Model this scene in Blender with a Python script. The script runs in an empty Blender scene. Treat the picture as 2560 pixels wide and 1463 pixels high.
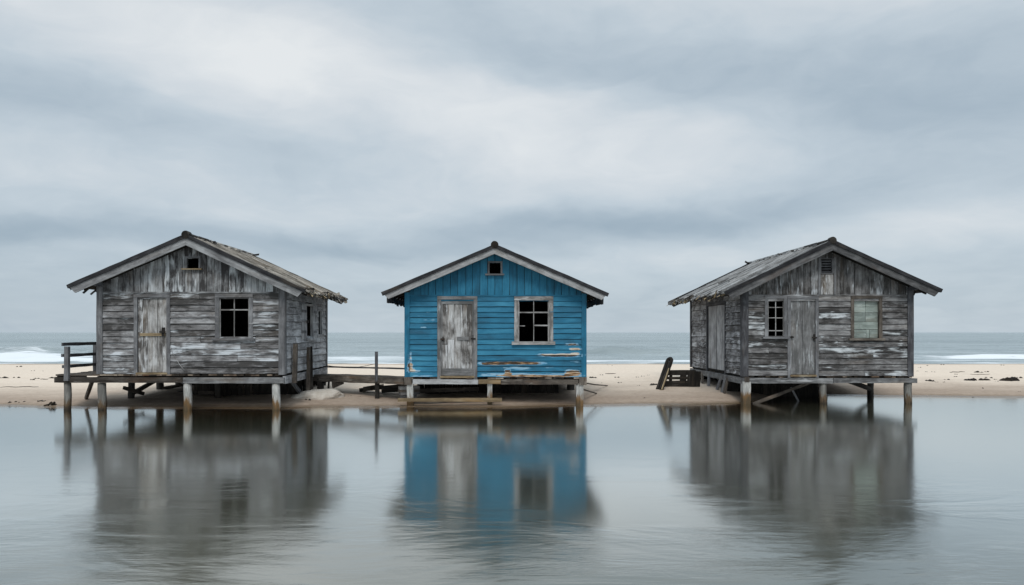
import bpy, bmesh, math, random
from mathutils import Vector, Matrix, noise
random.seed(7)
R = random.Random(11)
sc = bpy.context.scene
COL = sc.collection
F, HX, HY, EYE = 1900.0, 1245.0, 827.0, 2.03     # focal length in pixels, horizon point, eye height

def fx(px, Y): return (px - HX) * Y / F
def fz(py, Y): return EYE - (py - HY) * Y / F
def smooth(a, b, x):
    t = max(0.0, min(1.0, (x - a) / (b - a))); return t * t * (3 - 2 * t)
def nz(x, y, z=0.0): return noise.noise(Vector((x, y, z)))

# ------------------------------------------------------------------ node helpers
class NT:
    def __init__(s, tree): s.t = tree; s.n = tree.nodes; s.l = tree.links
    def add(s, typ, **kw):
        n = s.n.new(typ)
        for k, v in kw.items(): setattr(n, k, v)
        return n
    def link(s, a, b): s.l.new(a, b)
    def _in(s, sock, v):
        if isinstance(v, bpy.types.NodeSocket): s.link(v, sock)
        elif v is not None: sock.default_value = v
    def math(s, op, a, b=None, c=None, clamp=False):
        n = s.add('ShaderNodeMath', operation=op); n.use_clamp = clamp
        s._in(n.inputs[0], a)
        if b is not None: s._in(n.inputs[1], b)
        if c is not None: s._in(n.inputs[2], c)
        return n.outputs[0]
    def comb(s, x, y, z):
        n = s.add('ShaderNodeCombineXYZ')
        for i, v in enumerate((x, y, z)): s._in(n.inputs[i], v)
        return n.outputs[0]
    def sep(s, v):
        n = s.add('ShaderNodeSeparateXYZ'); s.link(v, n.inputs[0]); return n.outputs
    def noise(s, vec, scale=1.0, detail=4.0, rough=.55, dist=0.0):
        n = s.add('ShaderNodeTexNoise'); s.link(vec, n.inputs['Vector'])
        n.inputs['Scale'].default_value = scale; n.inputs['Detail'].default_value = detail
        n.inputs['Roughness'].default_value = rough; n.inputs['Distortion'].default_value = dist
        return n.outputs['Fac']
    def ramp(s, fac, stops, interp='LINEAR'):
        n = s.add('ShaderNodeValToRGB'); r = n.color_ramp; r.interpolation = interp
        while len(r.elements) < len(stops): r.elements.new(.5)
        for e, (p, c) in zip(r.elements, stops):
            e.position = p; e.color = (c[0], c[1], c[2], 1) if not isinstance(c, (int, float)) else (c, c, c, 1)
        s.link(fac, n.inputs[0]); return n.outputs[0]
    def mr(s, v, a, b, c=0.0, d=1.0):
        n = s.add('ShaderNodeMapRange'); n.interpolation_type = 'SMOOTHSTEP'
        s._in(n.inputs[0], v)
        for i, x in enumerate((a, b, c, d)): s._in(n.inputs[i + 1], x)
        return n.outputs[0]
    def mix(s, f, a, b, mode='MIX'):
        n = s.add('ShaderNodeMix', data_type='RGBA', blend_type=mode)
        s._in(n.inputs[0], f)
        for i, v in ((6, a), (7, b)):
            if isinstance(v, (tuple, list)): v = (v[0], v[1], v[2], 1)
            s._in(n.inputs[i], v)
        return n.outputs[2]
    def attr(s, name):
        return s.add('ShaderNodeAttribute', attribute_name=name)
    def bump(s, h, strength=.5, dist=.01, normal=None):
        n = s.add('ShaderNodeBump'); n.inputs['Strength'].default_value = strength
        n.inputs['Distance'].default_value = dist; s.link(h, n.inputs['Height'])
        if normal is not None: s.link(normal, n.inputs['Normal'])
        return n.outputs[0]

def new_mat(name):
    m = bpy.data.materials.new(name); m.use_nodes = True
    nt = NT(m.node_tree); nt.n.clear()
    out = nt.add('ShaderNodeOutputMaterial')
    return m, nt, out
def principled(nt, out, col, rough=.85, normal=None, spec=.25):
    b = nt.add('ShaderNodeBsdfPrincipled')
    nt._in(b.inputs['Base Color'], (col[0], col[1], col[2], 1) if isinstance(col, (tuple, list)) else col)
    nt._in(b.inputs['Roughness'], rough)
    b.inputs['Specular IOR Level'].default_value = spec
    if normal is not None: nt.link(normal, b.inputs['Normal'])
    nt.link(b.outputs[0], out.inputs[0]); return b

def board_coords(nt):
    """grain coordinates of a board: U along the grain in metres, V across, each board shifted by its own random number"""
    uv = nt.add('ShaderNodeUVMap', uv_map='UVMap').outputs[0]
    rn = nt.attr('rnd').outputs['Fac']
    x, y, _ = nt.sep(uv)
    u = nt.math('ADD', x, nt.math('MULTIPLY', rn, 53.0))
    v = nt.math('ADD', y, nt.math('MULTIPLY', rn, 17.0))
    r2 = nt.math('FRACT', nt.math('MULTIPLY', rn, 91.7))
    r3 = nt.math('FRACT', nt.math('MULTIPLY', rn, 317.3))
    def vec(su, sv): return nt.comb(nt.math('MULTIPLY', u, su), nt.math('MULTIPLY', v, sv), nt.math('MULTIPLY', rn, 9.0))
    return vec, rn, r2, r3

def wood(name, dark, mid, light, white=(.5, .53, .55), patch=.5, tone=.5, warm=(.2, .15, .1), warmth=.15, rough=.88):
    m, nt, out = new_mat(name)
    vec, rn, r2, r3 = board_coords(nt)
    grain = nt.noise(vec(2.2, 34), 1, 5, .62)
    blotch = nt.noise(vec(2.4, 8.5), 1, 5, .62, .8)
    streak = nt.noise(vec(.9, 17), 1, 3, .5)
    gpos = nt.add('ShaderNodeNewGeometry').outputs['Position']
    wea = nt.noise(gpos, 2.3, 4, .6, .4)             # weathering that runs across the boards
    t = nt.math('MULTIPLY', grain, .28)
    t = nt.math('MULTIPLY_ADD', blotch, .62, t)
    t = nt.math('MULTIPLY_ADD', nt.math('SUBTRACT', r2, .5), tone * .34, t)
    t = nt.math('MULTIPLY_ADD', streak, .2, t)
    t = nt.math('MULTIPLY_ADD', nt.math('SUBTRACT', wea, .5), .55, t)
    t = nt.math('ADD', t, -.015)
    col = nt.ramp(t, [(.43, dark), (.59, mid), (.74, light)])
    pm = nt.noise(vec(1.3, 6.5), 1, 5, .6, 1.2)
    wea2 = nt.noise(nt.comb(*[nt.math('MULTIPLY', q, 1.7) for q in nt.sep(gpos)]), 1.0, 3, .6, .6)
    pm = nt.math('MULTIPLY_ADD', nt.math('SUBTRACT', wea2, .5), .5, pm)
    pm = nt.math('ADD', pm, nt.math('MULTIPLY', nt.math('SUBTRACT', r3, .5), .26))
    pm = nt.math('MULTIPLY_ADD', nt.math('SUBTRACT', grain, .5), .45, pm)
    mask = nt.mr(pm, .685 - patch * .2, .93 - patch * .2)
    mask = nt.math('MULTIPLY', mask, .78)
    col = nt.mix(mask, col, white)
    wm = nt.mr(nt.noise(vec(.8, 4), 1, 3, .5, .3), .56, .72)
    col = nt.mix(nt.math('MULTIPLY', wm, warmth), col, warm)
    bh = nt.math('MULTIPLY_ADD', mask, .6, grain)
    principled(nt, out, col, rough, nt.bump(bh, .7, .006))
    return m

M = {}
M['grey'] = wood('weathered_grey_boards', (.052, .050, .049), (.182, .178, .181), (.345, .35, .36), (.60, .64, .68), .72, .6)
M['gable'] = wood('weathered_gable_boards', (.045, .043, .044), (.185, .187, .192), (.36, .373, .385), (.62, .66, .69), .88, .6)
M['darkgrey'] = wood('weathered_dark_boards', (.042, .040, .039), (.148, .144, .145), (.285, .286, .289), (.62, .66, .69), .68, .65)
M['darkgable'] = wood('dark_gable_boards', (.044, .042, .041), (.148, .145, .146), (.27, .272, .275), (.60, .64, .68), .74, .5)
M['side'] = wood('weathered_side_boards_lit', (.20, .20, .208), (.40, .408, .42), (.54, .55, .57), (.64, .66, .69), .5, .4)  # side wall colour lightened to make up for weak light there
M['sidegrey'] = wood('grey_side_boards_lit', (.075, .072, .073), (.26, .26, .268), (.46, .47, .48), (.68, .70, .73), .74, .6)  # lighter copy of the grey boards, side light put into the colour
M['sidetrim'] = wood('pale_side_trim', (.22, .22, .225), (.40, .402, .41), (.54, .545, .55), (.52, .53, .54), .25, .3)  # pale trim, lighter than the trim on the fronts
M['trim'] = wood('grey_trim_boards', (.10, .10, .105), (.17, .172, .18), (.27, .275, .285), (.42, .43, .44), .2, .3)
M['darktrim'] = wood('dark_trim_boards', (.045, .045, .05), (.09, .092, .1), (.15, .155, .165), (.3, .31, .32), .1, .3)
M['whitebarge'] = wood('pale_bargeboard', (.22, .22, .22), (.36, .36, .365), (.46, .46, .465), (.55, .56, .57), .2, .2)
M['darkbarge'] = wood('dark_bargeboard', (.06, .06, .062), (.115, .115, .118), (.18, .18, .182), (.3, .3, .31), .15, .2, (.14, .1, .08), .3)
M['barge'] = wood('grey_bargeboard', (.14, .14, .145), (.25, .253, .26), (.36, .37, .38), (.46, .47, .48), .15, .2)
M['door'] = wood('whitewashed_door_planks', (.08, .074, .07), (.27, .262, .255), (.47, .47, .47), (.66, .68, .70), .92, .7, (.2, .15, .1), .4)
M['greydoor'] = wood('grey_door_planks', (.10, .10, .1), (.185, .185, .187), (.27, .275, .28), (.5, .53, .55), .36, .3)
M['window'] = wood('pale_window_casing', (.14, .135, .13), (.32, .315, .31), (.47, .47, .465), (.6, .61, .62), .45, .3)
M['roof'] = wood('weathered_roof_boards', (.16, .148, .13), (.36, .335, .30), (.50, .47, .425), (.6, .58, .54), .4, .6, (.22, .16, .09), .4)
M['roofgrey'] = wood('grey_roof_boards', (.12, .12, .12), (.30, .303, .302), (.46, .468, .47), (.58, .6, .61), .45, .8)
M['edge'] = wood('dark_sheet_edge', (.015, .015, .017), (.03, .03, .033), (.055, .055, .06), (.1, .1, .1), .0, .3)
M['roofdark'] = wood('dark_roof_sheets', (.03, .031, .034), (.06, .061, .066), (.10, .102, .108), (.2, .2, .21), .0, .3)
M['dark'] = wood('dark_wood', (.010, .009, .008), (.024, .021, .018), (.05, .044, .038), (.1, .09, .08), .0, .3)  # near black wood shared by ridge poles, joists and loose timber
M['inside'] = wood('shade_dark_lining', (.010, .009, .008), (.018, .016, .014), (.03, .027, .024), (.04, .04, .04), .0, .2)  # near black so that gaps and openings read as shade
M['shadebrown'] = wood('shaded_brown_beam', (.022, .018, .015), (.05, .043, .037), (.095, .084, .074), (.2, .19, .18), .1, .4, (.12, .07, .04), .4)  # brown timber darkened in colour for the shadow on the beam
M['brown'] = wood('brown_deck_timber', (.05, .042, .036), (.105, .09, .076), (.18, .158, .135), (.3, .28, .25), .1, .4, (.16, .1, .06), .4)
M['beam'] = wood('grey_floor_beam', (.08, .08, .082), (.17, .172, .175), (.27, .275, .28), (.44, .45, .46), .3, .4, (.2, .15, .1), .25)
M['whitebeam'] = wood('white_painted_beam', (.26, .26, .265), (.40, .41, .42), (.5, .51, .52), (.6, .61, .62), .4, .2)
M['plank'] = wood('yellowish_plank', (.15, .11, .065), (.25, .19, .115), (.36, .29, .19), (.4, .36, .28), .1, .4, (.3, .17, .06), .4)
M['floorends'] = wood('rotten_floor_ends', (.03, .025, .02), (.12, .085, .06), (.30, .25, .2), (.5, .48, .45), .3, 1.2, (.2, .09, .04), .5)
M['straw'] = wood('straw_splinters', (.22, .17, .1), (.42, .33, .21), (.6, .5, .35), (.6, .55, .45), .2, .8)
M['panel'] = wood('pale_green_panes', (.17, .20, .185), (.28, .325, .30), (.38, .43, .40), (.46, .5, .48), .3, .7, (.22, .2, .15), .6, .5)
M['iron'] = wood('rusty_iron', (.012, .011, .011), (.025, .022, .02), (.05, .04, .03), (.1, .08, .07), .0, .2, (.1, .05, .02), .4)
M['weed'] = wood('dark_seaweed', (.012, .009, .007), (.03, .022, .016), (.06, .045, .032), (.1, .08, .06), .0, .4)
M['drift'] = wood('dark_driftwood', (.03, .025, .021), (.075, .062, .052), (.14, .12, .1), (.3, .28, .25), .1, .4)

PEEL = [(1392, 884, 58, 5, 1.0), (1275, 904, 82, 4.2, .95), (1215, 905, 22, 4, .42), (1426, 857, 20, 3.5, .85), (1430, 869, 16, 3.5, .9), (1432, 879, 13, 2.5, .8), (1432, 897, 14, 6, .45), (1425, 926, 20, 7, .85), (1262, 927, 6, 7, .8),
        (1290, 917, 45, 6, .42), (1362, 916, 26, 7, .30), (1300, 932, 150, 4.5, .42), (1340, 936, 110, 3, .62), (1250, 893, 26, 2.5, .40), (1020, 890, 6, 22, .55), (1022, 914, 9, 10, .72), (1030, 924, 18, 5, .6), (1050, 936, 40, 4, .52), (1065, 776, 14, 3, .45), (1046, 787, 15, 2.5, .42), (1070, 797, 22, 5, .36), (1056, 814, 9, 3.5, .50), (1130, 930, 5, 20, .2)]
def blue_wood():
    m, nt, out = new_mat('worn_blue_paint')
    vec, rn, r2, r3 = board_coords(nt)
    grain = nt.noise(vec(1.6, 40), 1, 5, .6)
    blotch = nt.noise(vec(1.3, 6), 1, 5, .6, .6)
    t = nt.math('MULTIPLY_ADD', blotch, .75, nt.math('MULTIPLY', grain, .25))
    t = nt.math('MULTIPLY_ADD', nt.math('SUBTRACT', r2, .5), .22, t)
    wx = nt.noise(nt.add('ShaderNodeNewGeometry').outputs['Position'], 1.6, 4, .6, .5)
    t = nt.math('MULTIPLY_ADD', nt.math('SUBTRACT', wx, .5), .45, t)
    paint = nt.ramp(t, [(.28, (.007, .078, .138)), (.50, (.011, .137, .240)), (.74, (.032, .208, .335))])
    # worn places on the front wall: position and half size in metres, amount (from where the boards have lost their paint)
    gp = nt.add('ShaderNodeNewGeometry').outputs['Position']; gx, gy, gz = nt.sep(gp)
    w1 = nt.math('SUBTRACT', nt.noise(gp, 5.0, 4, .6), .5); w2 = nt.math('SUBTRACT', nt.noise(gp, 3.1, 3, .6), .5)
    gx = nt.math('MULTIPLY_ADD', w1, .30, gx); gz = nt.math('MULTIPLY_ADD', w2, .05, gz)
    peel = None
    for (a, b, c, d, k) in PEEL:
        dx = nt.math('POWER', nt.math('ABSOLUTE', nt.math('DIVIDE', nt.math('SUBTRACT', gx, fx(a, 21.0)), c * 21 / F)), 4.0)
        dz = nt.math('POWER', nt.math('ABSOLUTE', nt.math('DIVIDE', nt.math('SUBTRACT', gz, fz(b, 21.0)), d * 21 / F)), 4.0)
        g = nt.math('MULTIPLY', nt.math('POWER', 2.71828, nt.math('MULTIPLY', nt.math('ADD', dx, dz), -1.0)), k)
        peel = g if peel is None else nt.math('ADD', peel, g)
    peel = nt.math('MULTIPLY', peel, nt.math('LESS_THAN', gy, 21.03))
    n1 = nt.noise(vec(2.2, 14), 1, 5, .62, .8)
    n2 = nt.noise(vec(3.4, 22), 1, 4, .6, .5)
    p1 = nt.math('MULTIPLY_ADD', nt.math('SUBTRACT', n1, .5), .8, peel)
    p1 = nt.math('MULTIPLY_ADD', nt.math('SUBTRACT', r3, .5), .25, p1)
    fade = nt.mr(p1, .36, .50)
    pale = nt.ramp(n2, [(.35, (.10, .30, .48)), (.65, (.34, .50, .60))])
    col = nt.mix(nt.math('MULTIPLY', fade, .85), paint, pale)
    bare = nt.mr(p1, .62, .70)
    w = nt.ramp(nt.math('MULTIPLY_ADD', nt.math('SUBTRACT', r2, .5), .3, n2),
                [(.38, (.05, .032, .02)), (.47, (.22, .125, .06)), (.57, (.40, .29, .19)), (.70, (.56, .51, .45))])
    col = nt.mix(bare, col, w)
    # a few chips knocked out of the paint anywhere
    chip = nt.mr(nt.noise(vec(3.2, 16), 1, 5, .7, .6), .735, .76)
    col = nt.mix(nt.math('MULTIPLY', chip, .8), col, (.45, .52, .57))
    bh = nt.math('MULTIPLY_ADD', bare, -.8, grain)
    principled(nt, out, col, nt.math('MULTIPLY_ADD', bare, .25, .6), nt.bump(bh, .5, .005), .3)
    return m
M['blue'] = blue_wood()

def post_mat(name, top, rust, low):
    m, nt, out = new_mat(name)
    vec, rn, r2, r3 = board_coords(nt)
    z = nt.sep(nt.add('ShaderNodeNewGeometry').outputs['Position'])[2]
    g = nt.noise(vec(3, 14), 1, 5, .65, .4)
    gl = nt.noise(vec(2.0, 5), 1, 3, .5)
    zz = nt.math('MULTIPLY_ADD', nt.math('SUBTRACT', g, .5), .55, nt.math('MULTIPLY_ADD', nt.math('SUBTRACT', gl, .5), .55, z))
    c = nt.mix(nt.mr(g, .4, .65), tuple(x * .62 for x in top), top)
    c = nt.mix(nt.mr(zz, .16, .36), rust, c)
    c = nt.mix(nt.mr(zz, .0, .16), low, c)
    topst = nt.mr(nt.math('MULTIPLY_ADD', g, .5, z), .88, 1.0)
    c = nt.mix(nt.math('MULTIPLY', topst, .6), c, (.13, .1, .075))
    principled(nt, out, c, .8, nt.bump(g, .6, .01))
    return m
M['postwhite'] = post_mat('whitewashed_post', (.50, .50, .48), (.165, .098, .045), (.085, .062, .036))
M['postgrey'] = post_mat('grey_weathered_post', (.21, .205, .19), (.11, .075, .045), (.035, .028, .02))
M['postdark'] = post_mat('dark_post', (.05, .047, .043), (.035, .03, .025), (.02, .018, .015))

# ------------------------------------------------------------------ mesh builder
class Fr:
    def __init__(s, O, U, V, W):
        s.O, s.U, s.V, s.W = Vector(O), Vector(U).normalized(), Vector(V).normalized(), Vector(W).normalized()
    def p(s, u, v, w): return s.O + s.U * u + s.V * v + s.W * w
def tup(a): return a if isinstance(a, tuple) else (a, a)

class MB:
    def __init__(s): s.v = []; s.f = []; s.uv = []; s.r = []; s.m = []; s.pe = []; s.mats = []; s.sm = []
    def mi(s, mat):
        if mat not in s.mats: s.mats.append(mat)
        return s.mats.index(mat)
    def face(s, idx, uvs, r, mi, smooth=False):
        s.f.append(idx); s.uv.append(uvs); s.r.append(r); s.m.append(mi); s.sm.append(smooth)
    def board(s, fr, along, a0, a1, b0, b1, w0, w1, mat, tilt=0.0, seg=.35, jit=.005, warp=.004, rnd=None, peel=None, notch=None):
        """a plank: long axis 'u' or 'v', ends may slant (value at b0, value at b1); front leans out by tilt at b0"""
        rnd = R.random() if rnd is None else rnd
        mi = s.mi(mat); a0 = tup(a0); a1 = tup(a1)
        L = max(abs(a1[0] - a0[0]), abs(a1[1] - a0[1]), .001); n = max(1, min(60, int(L / seg + .5)))
        base = len(s.v); rows = []
        for i in range(n + 1):
            t = i / n; row = []
            jb0, jb1, jw = R.uniform(-jit, jit), R.uniform(-jit, jit), R.uniform(-warp, warp)
            for b, w, k in ((b0, w0, 0), (b0, w1 + tilt, 0), (b1, w1, 1), (b1, w0, 1)):
                a = a0[k] + (a1[k] - a0[k]) * t
                bb = b + (jb0 if k == 0 else jb1)
                if notch: bb += notch(t, k)
                ww = w + (jw if w != w0 else 0)
                P = fr.p(a, bb, ww) if along == 'u' else fr.p(bb, a, ww)
                row.append((len(s.v), a, bb, ww)); s.v.append(P)
                if peel: s.pe.append(peel(a, bb) if along == 'u' else peel(bb, a))
                else: s.pe.append(0.0)
            rows.append(row)
        for i in range(n):
            for k in range(4):
                q = (rows[i][k], rows[i + 1][k], rows[i + 1][(k + 1) % 4], rows[i][(k + 1) % 4])
                side = k in (0, 2)
                s.face([x[0] for x in q], [(x[1], x[3] * (1 if side else 0) + x[2] * (0 if side else 1)) for x in q], rnd, mi)
        for row in (rows[0], rows[-1]):
            s.face([x[0] for x in row], [(x[2], x[3]) for x in row], rnd, mi)
    def beam(s, p0, p1, h, t, mat, seg=.4, jit=.006, rnd=None, up=(0, 0, 1), roll=0.0):
        p0, p1 = Vector(p0), Vector(p1); d = (p1 - p0); L = d.length; d.normalize()
        upv = Vector(up)
        if abs(d.dot(upv)) > .95: upv = Vector((0, 1, 0))
        w = d.cross(upv).normalized(); v = w.cross(d).normalized()
        if roll:
            q = Matrix.Rotation(roll, 3, d); w = q @ w; v = q @ v
        s.board(Fr(p0, d, v, w), 'u', 0, L, -h / 2, h / 2, -t / 2, t / 2, mat, 0, seg, jit, jit, rnd)
    def tube(s, pts, radii, mat, sides=10, jit=.0, rnd=None, cap=True, smooth=True):
        rnd = R.random() if rnd is None else rnd
        mi = s.mi(mat); pts = [Vector(p) for p in pts]; rings = []; run = 0.0
        ref = None
        for i, p in enumerate(pts):
            d = (pts[min(i + 1, len(pts) - 1)] - pts[max(i - 1, 0)]).normalized()
            if ref is None: ref = Vector((0, 0, 1)) if abs(d.z) < .9 else Vector((1, 0, 0))
            a = d.cross(ref).normalized(); b = a.cross(d).normalized(); ref = b
            if i: run += (p - pts[i - 1]).length
            r = radii[i] if isinstance(radii, (list, tuple)) else radii
            ring = []
            for k in range(sides):
                an = 2 * math.pi * k / sides; rr = r * (1 + R.uniform(-jit, jit))
                s.v.append(p + a * math.cos(an) * rr + b * math.sin(an) * rr); s.pe.append(0.0)
                ring.append((len(s.v) - 1, run, an * r))
            rings.append(ring)
        for i in range(len(rings) - 1):
            for k in range(sides):
                k2 = (k + 1) % sides
                q = (rings[i][k], rings[i][k2], rings[i + 1][k2], rings[i + 1][k])
                rr = radii[i] if isinstance(radii, (list, tuple)) else radii
                vv = (q[0][2], q[0][2] + 2 * math.pi / sides * rr)
                s.face([x[0] for x in q], [(q[0][1], vv[0]), (q[1][1], vv[1]), (q[2][1], vv[1]), (q[3][1], vv[0])], rnd, mi, smooth)
        if cap:
            for ring in (rings[0], rings[-1]):
                s.face([x[0] for x in ring], [(0.05 * math.cos(i), .05 * math.sin(i)) for i in range(sides)], rnd, mi)
    def build(s, name, parent=None, origin=(0, 0, 0)):
        o = Vector(origin)
        me = bpy.data.meshes.new(name)
        me.from_pydata([tuple(p - o) for p in s.v], [], s.f)
        for m in s.mats: me.materials.append(m)
        ul = me.uv_layers.new(name='UVMap'); at = me.attributes.new('rnd', 'FLOAT', 'FACE')
        pa = me.attributes.new('peel', 'FLOAT', 'POINT')
        li = 0
        for i, poly in enumerate(me.polygons):
            poly.material_index = s.m[i]; poly.use_smooth = s.sm[i]
            for k, l in enumerate(poly.loop_indices): ul.data[l].uv = s.uv[i][k]
        at.data.foreach_set('value', s.r); pa.data.foreach_set('value', s.pe)
        bm = bmesh.new(); bm.from_mesh(me); bmesh.ops.recalc_face_normals(bm, faces=bm.faces); bm.to_mesh(me); bm.free()
        me.update()
        ob = bpy.data.objects.new(name, me); COL.objects.link(ob)
        if parent is not None: ob.parent = parent
        else: ob.location = o
        return ob

def tag(o, label, cat, group=None, kind=None):
    if label: o['label'] = label
    if cat: o['category'] = cat
    if group: o['group'] = group
    if kind: o['kind'] = kind
    return o
def thing(name, loc, label, cat, group=None):
    o = bpy.data.objects.new(name, None); o.empty_display_size = .3; COL.objects.link(o); o.location = loc
    return tag(o, label, cat, group)
def struct(o): o['kind'] = 'structure'; return o

# ------------------------------------------------------------------ ground
SH = [(-80, 22.6), (-30, 21.6), (-18, 21.0), (-13.7, 20.85), (-11.6, 20.35), (-10.3, 20.15), (-8, 20.25), (-5.9, 20.2), (-4.5, 20.45), (-2.5, 20.6), (0, 20.45),
      (2.3, 20.95), (5.1, 21.3), (6.6, 21.5), (7.4, 22.3), (8.8, 23.7), (11, 24.35), (12.9, 24.0), (16.2, 23.7), (25, 23.3), (80, 24)]
def shore(x):
    y = SH[-1][1]
    for (xa, ya), (xb, yb) in zip(SH, SH[1:]):
        if x <= xb:
            y = ya + (yb - ya) * smooth(0, 1, (x - xa) / (xb - xa)); break
    return y + .10 * nz(x * .7, 3.1) + .05 * nz(x * 2.3, 8.2)
def ground(x, y):
    s = y - shore(x)
    if s < 0: z = max(-.7, .085 * s)
    else:
        z = .40 * (1 - math.exp(-s / 3.0)) * (.25 + .75 * smooth(0, .9, s))
        z -= .036 * max(0.0, y - 38)
        k = smooth(0, 2.5, s)
        z += k * (.035 * nz(x * .45, y * .45, 1.7) + .018 * nz(x * 1.3, y * 1.3, 4.2) + .009 * nz(x * 3.7, y * 3.7, 9.1))
    if y > 49: z = min(z, -.04 * (y - 49))
    return max(z, -1.5)
def hit(px, py):
    """the point of the sand seen at that place"""
    y = 19.0; dx = (px - HX) / F; dz = -(py - HY) / F
    while y < 60:
        if EYE + dz * y <= max(ground(dx * y, y), 0): break
        y += .04
    return Vector((dx * y, y, max(ground(dx * y, y), 0)))

def axis(parts):
    out = []
    for a, b, st in parts:
        n = max(1, int(round((b - a) / st)))
        out += [a + (b - a) * i / n for i in range(n)]
    out.append(parts[-1][1]); return out
def grid_mesh(name, xs, ys, zf, mat, attrs=None):
    vs = []; av = []
    for y in ys:
        for x in xs:
            vs.append((x, y, zf(x, y)))
            if attrs: av.append(attrs(x, y))
    nx = len(xs)
    fs = [(j * nx + i, j * nx + i + 1, (j + 1) * nx + i + 1, (j + 1) * nx + i) for j in range(len(ys) - 1) for i in range(nx - 1)]
    me = bpy.data.meshes.new(name); me.from_pydata(vs, [], fs); me.materials.append(mat)
    for p in me.polygons: p.use_smooth = True
    if attrs:
        a = me.attributes.new('amount', 'FLOAT', 'POINT'); a.data.foreach_set('value', av)
    o = bpy.data.objects.new(name, me); COL.objects.link(o); return struct(o)

def sand_mat():
    m, nt, out = new_mat('beach_sand')
    pos = nt.add('ShaderNodeNewGeometry').outputs['Position']
    x, y, z = nt.sep(pos)
    n1 = nt.noise(nt.comb(nt.math('MULTIPLY', x, .35), nt.math('MULTIPLY', y, .8), z), 1, 5, .6, .4)
    n2 = nt.noise(pos, 7, 5, .65)
    n3 = nt.noise(pos, 160, 2, .6)
    dry = nt.ramp(n2, [(.3, (.66, .55, .445)), (.7, (.78, .665, .55))])
    dry = nt.mix(nt.math('MULTIPLY', nt.mr(n3, .35, .65), .25), dry, (.36, .29, .225))
    wet = nt.ramp(n2, [(.3, (.29, .222, .17)), (.7, (.39, .305, .238))])
    zz = nt.math('MULTIPLY_ADD', nt.math('SUBTRACT', n1, .5), .22, z)
    damp = nt.mr(zz, .10, .37)
    col = nt.mix(damp, wet, dry)
    line = nt.mr(nt.math('MULTIPLY_ADD', nt.math('SUBTRACT', n1, .5), .16, z), .135, .155, .30, .0)
    col = nt.mix(line, col, wet)
    soak = nt.mr(nt.math('MULTIPLY_ADD', nt.math('SUBTRACT', n2, .5), .03, z), .0, .07)
    col = nt.mix(soak, (.17, .12, .075), col)
    # thin dark wrack lines and specks
    sp = nt.mr(nt.noise(nt.comb(nt.math('MULTIPLY', x, 3.0), nt.math('MULTIPLY', y, 6.0), 0.0), 1, 5, .7, .5), .66, .74)
    col = nt.mix(nt.math('MULTIPLY', sp, .35), col, (.12, .09, .07))
    rough = nt.mr(nt.math('MULTIPLY_ADD', n1, .03, z), .02, .06, .16, .95)
    h = nt.math('MULTIPLY_ADD', nt.noise(pos, 2.6, 4, .6), .06, nt.math('MULTIPLY', n2, .02))
    h = nt.math('MULTIPLY_ADD', n3, .0015, h)
    principled(nt, out, col, rough, nt.bump(h, .55, 1.0), .35)
    return m
xs = axis([(-420, -80, 40), (-80, -20, 2.5), (-20, -13, .3), (-13, 14, .16), (14, 20, .3), (20, 80, 2.5), (80, 420, 40)])
ys = axis([(-40, 14, 3), (14, 19.4, .4), (19.4, 25, .12), (25, 34, .25), (34, 56, .6), (56, 90, 8)])
struct(grid_mesh('sand', xs, ys, ground, sand_mat()))

# ------------------------------------------------------------------ water
def lagoon_mat():
    m, nt, out = new_mat('still_lagoon_water')
    pos = nt.add('ShaderNodeNewGeometry').outputs['Position']
    x, y, z = nt.sep(pos)
    def v(su, sv, off): return nt.comb(nt.math('MULTIPLY', x, su), nt.math('MULTIPLY_ADD', y, sv, off), off)
    n1 = nt.noise(v(.8, 3.4, 0.0), 1, 6, .66, .9)
    n2 = nt.noise(v(4.0, 17.0, 4.0), 1, 4, .65, .8)
    gust = nt.mr(nt.noise(v(.33, .6, 9.0), 1, 4, .6, .6), .40, .64)      # wind patches
    near = nt.mr(y, 13.0, 6.5)
    amp = nt.math('MULTIPLY', nt.math('MULTIPLY_ADD', gust, .92, .08), nt.math('MULTIPLY_ADD', near, .62, .1))
    h = nt.math('MULTIPLY', nt.math('MULTIPLY_ADD', n2, .22, n1), amp)
    nb = nt.bump(h, 1.0, .0085)
    dep = nt.attr('amount').outputs['Fac']
    fr = nt.add('ShaderNodeFresnel'); fr.inputs['IOR'].default_value = 1.333; nt.link(nb, fr.inputs['Normal'])
    fac = nt.math('MINIMUM', nt.math('MULTIPLY_ADD', fr.outputs[0], 2.35, .08), .87)
    gl = nt.add('ShaderNodeBsdfGlossy'); gl.inputs['Color'].default_value = (.92, .94, .925, 1)
    gl.inputs['Roughness'].default_value = .115; nt.link(nb, gl.inputs['Normal'])
    df = nt.add('ShaderNodeBsdfDiffuse'); df.inputs['Color'].default_value = (.062, .060, .034, 1)
    tr = nt.add('ShaderNodeBsdfTransparent'); tr.inputs['Color'].default_value = (.74, .60, .34, 1)
    body = nt.add('ShaderNodeMixShader'); nt.link(nt.mr(dep, .0, .34, .0, 1.0), body.inputs[0])
    nt.link(tr.outputs[0], body.inputs[1]); nt.link(df.outputs[0], body.inputs[2])
    mx = nt.add('ShaderNodeMixShader'); nt.link(fac, mx.inputs[0]); nt.link(body.outputs[0], mx.inputs[1]); nt.link(gl.outputs[0], mx.inputs[2])
    nt.link(mx.outputs[0], out.inputs[0]); return m
lx = axis([(-120, -20, 5), (-20, 20, .35), (20, 120, 5)])
ly = axis([(-30, 14, 2), (14, 19, .4), (19, 26, .2)])
struct(grid_mesh('lagoon_water', lx, ly, lambda x, y: 0.0, lagoon_mat(), lambda x, y: max(0.0, -ground(x, y))))

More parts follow.
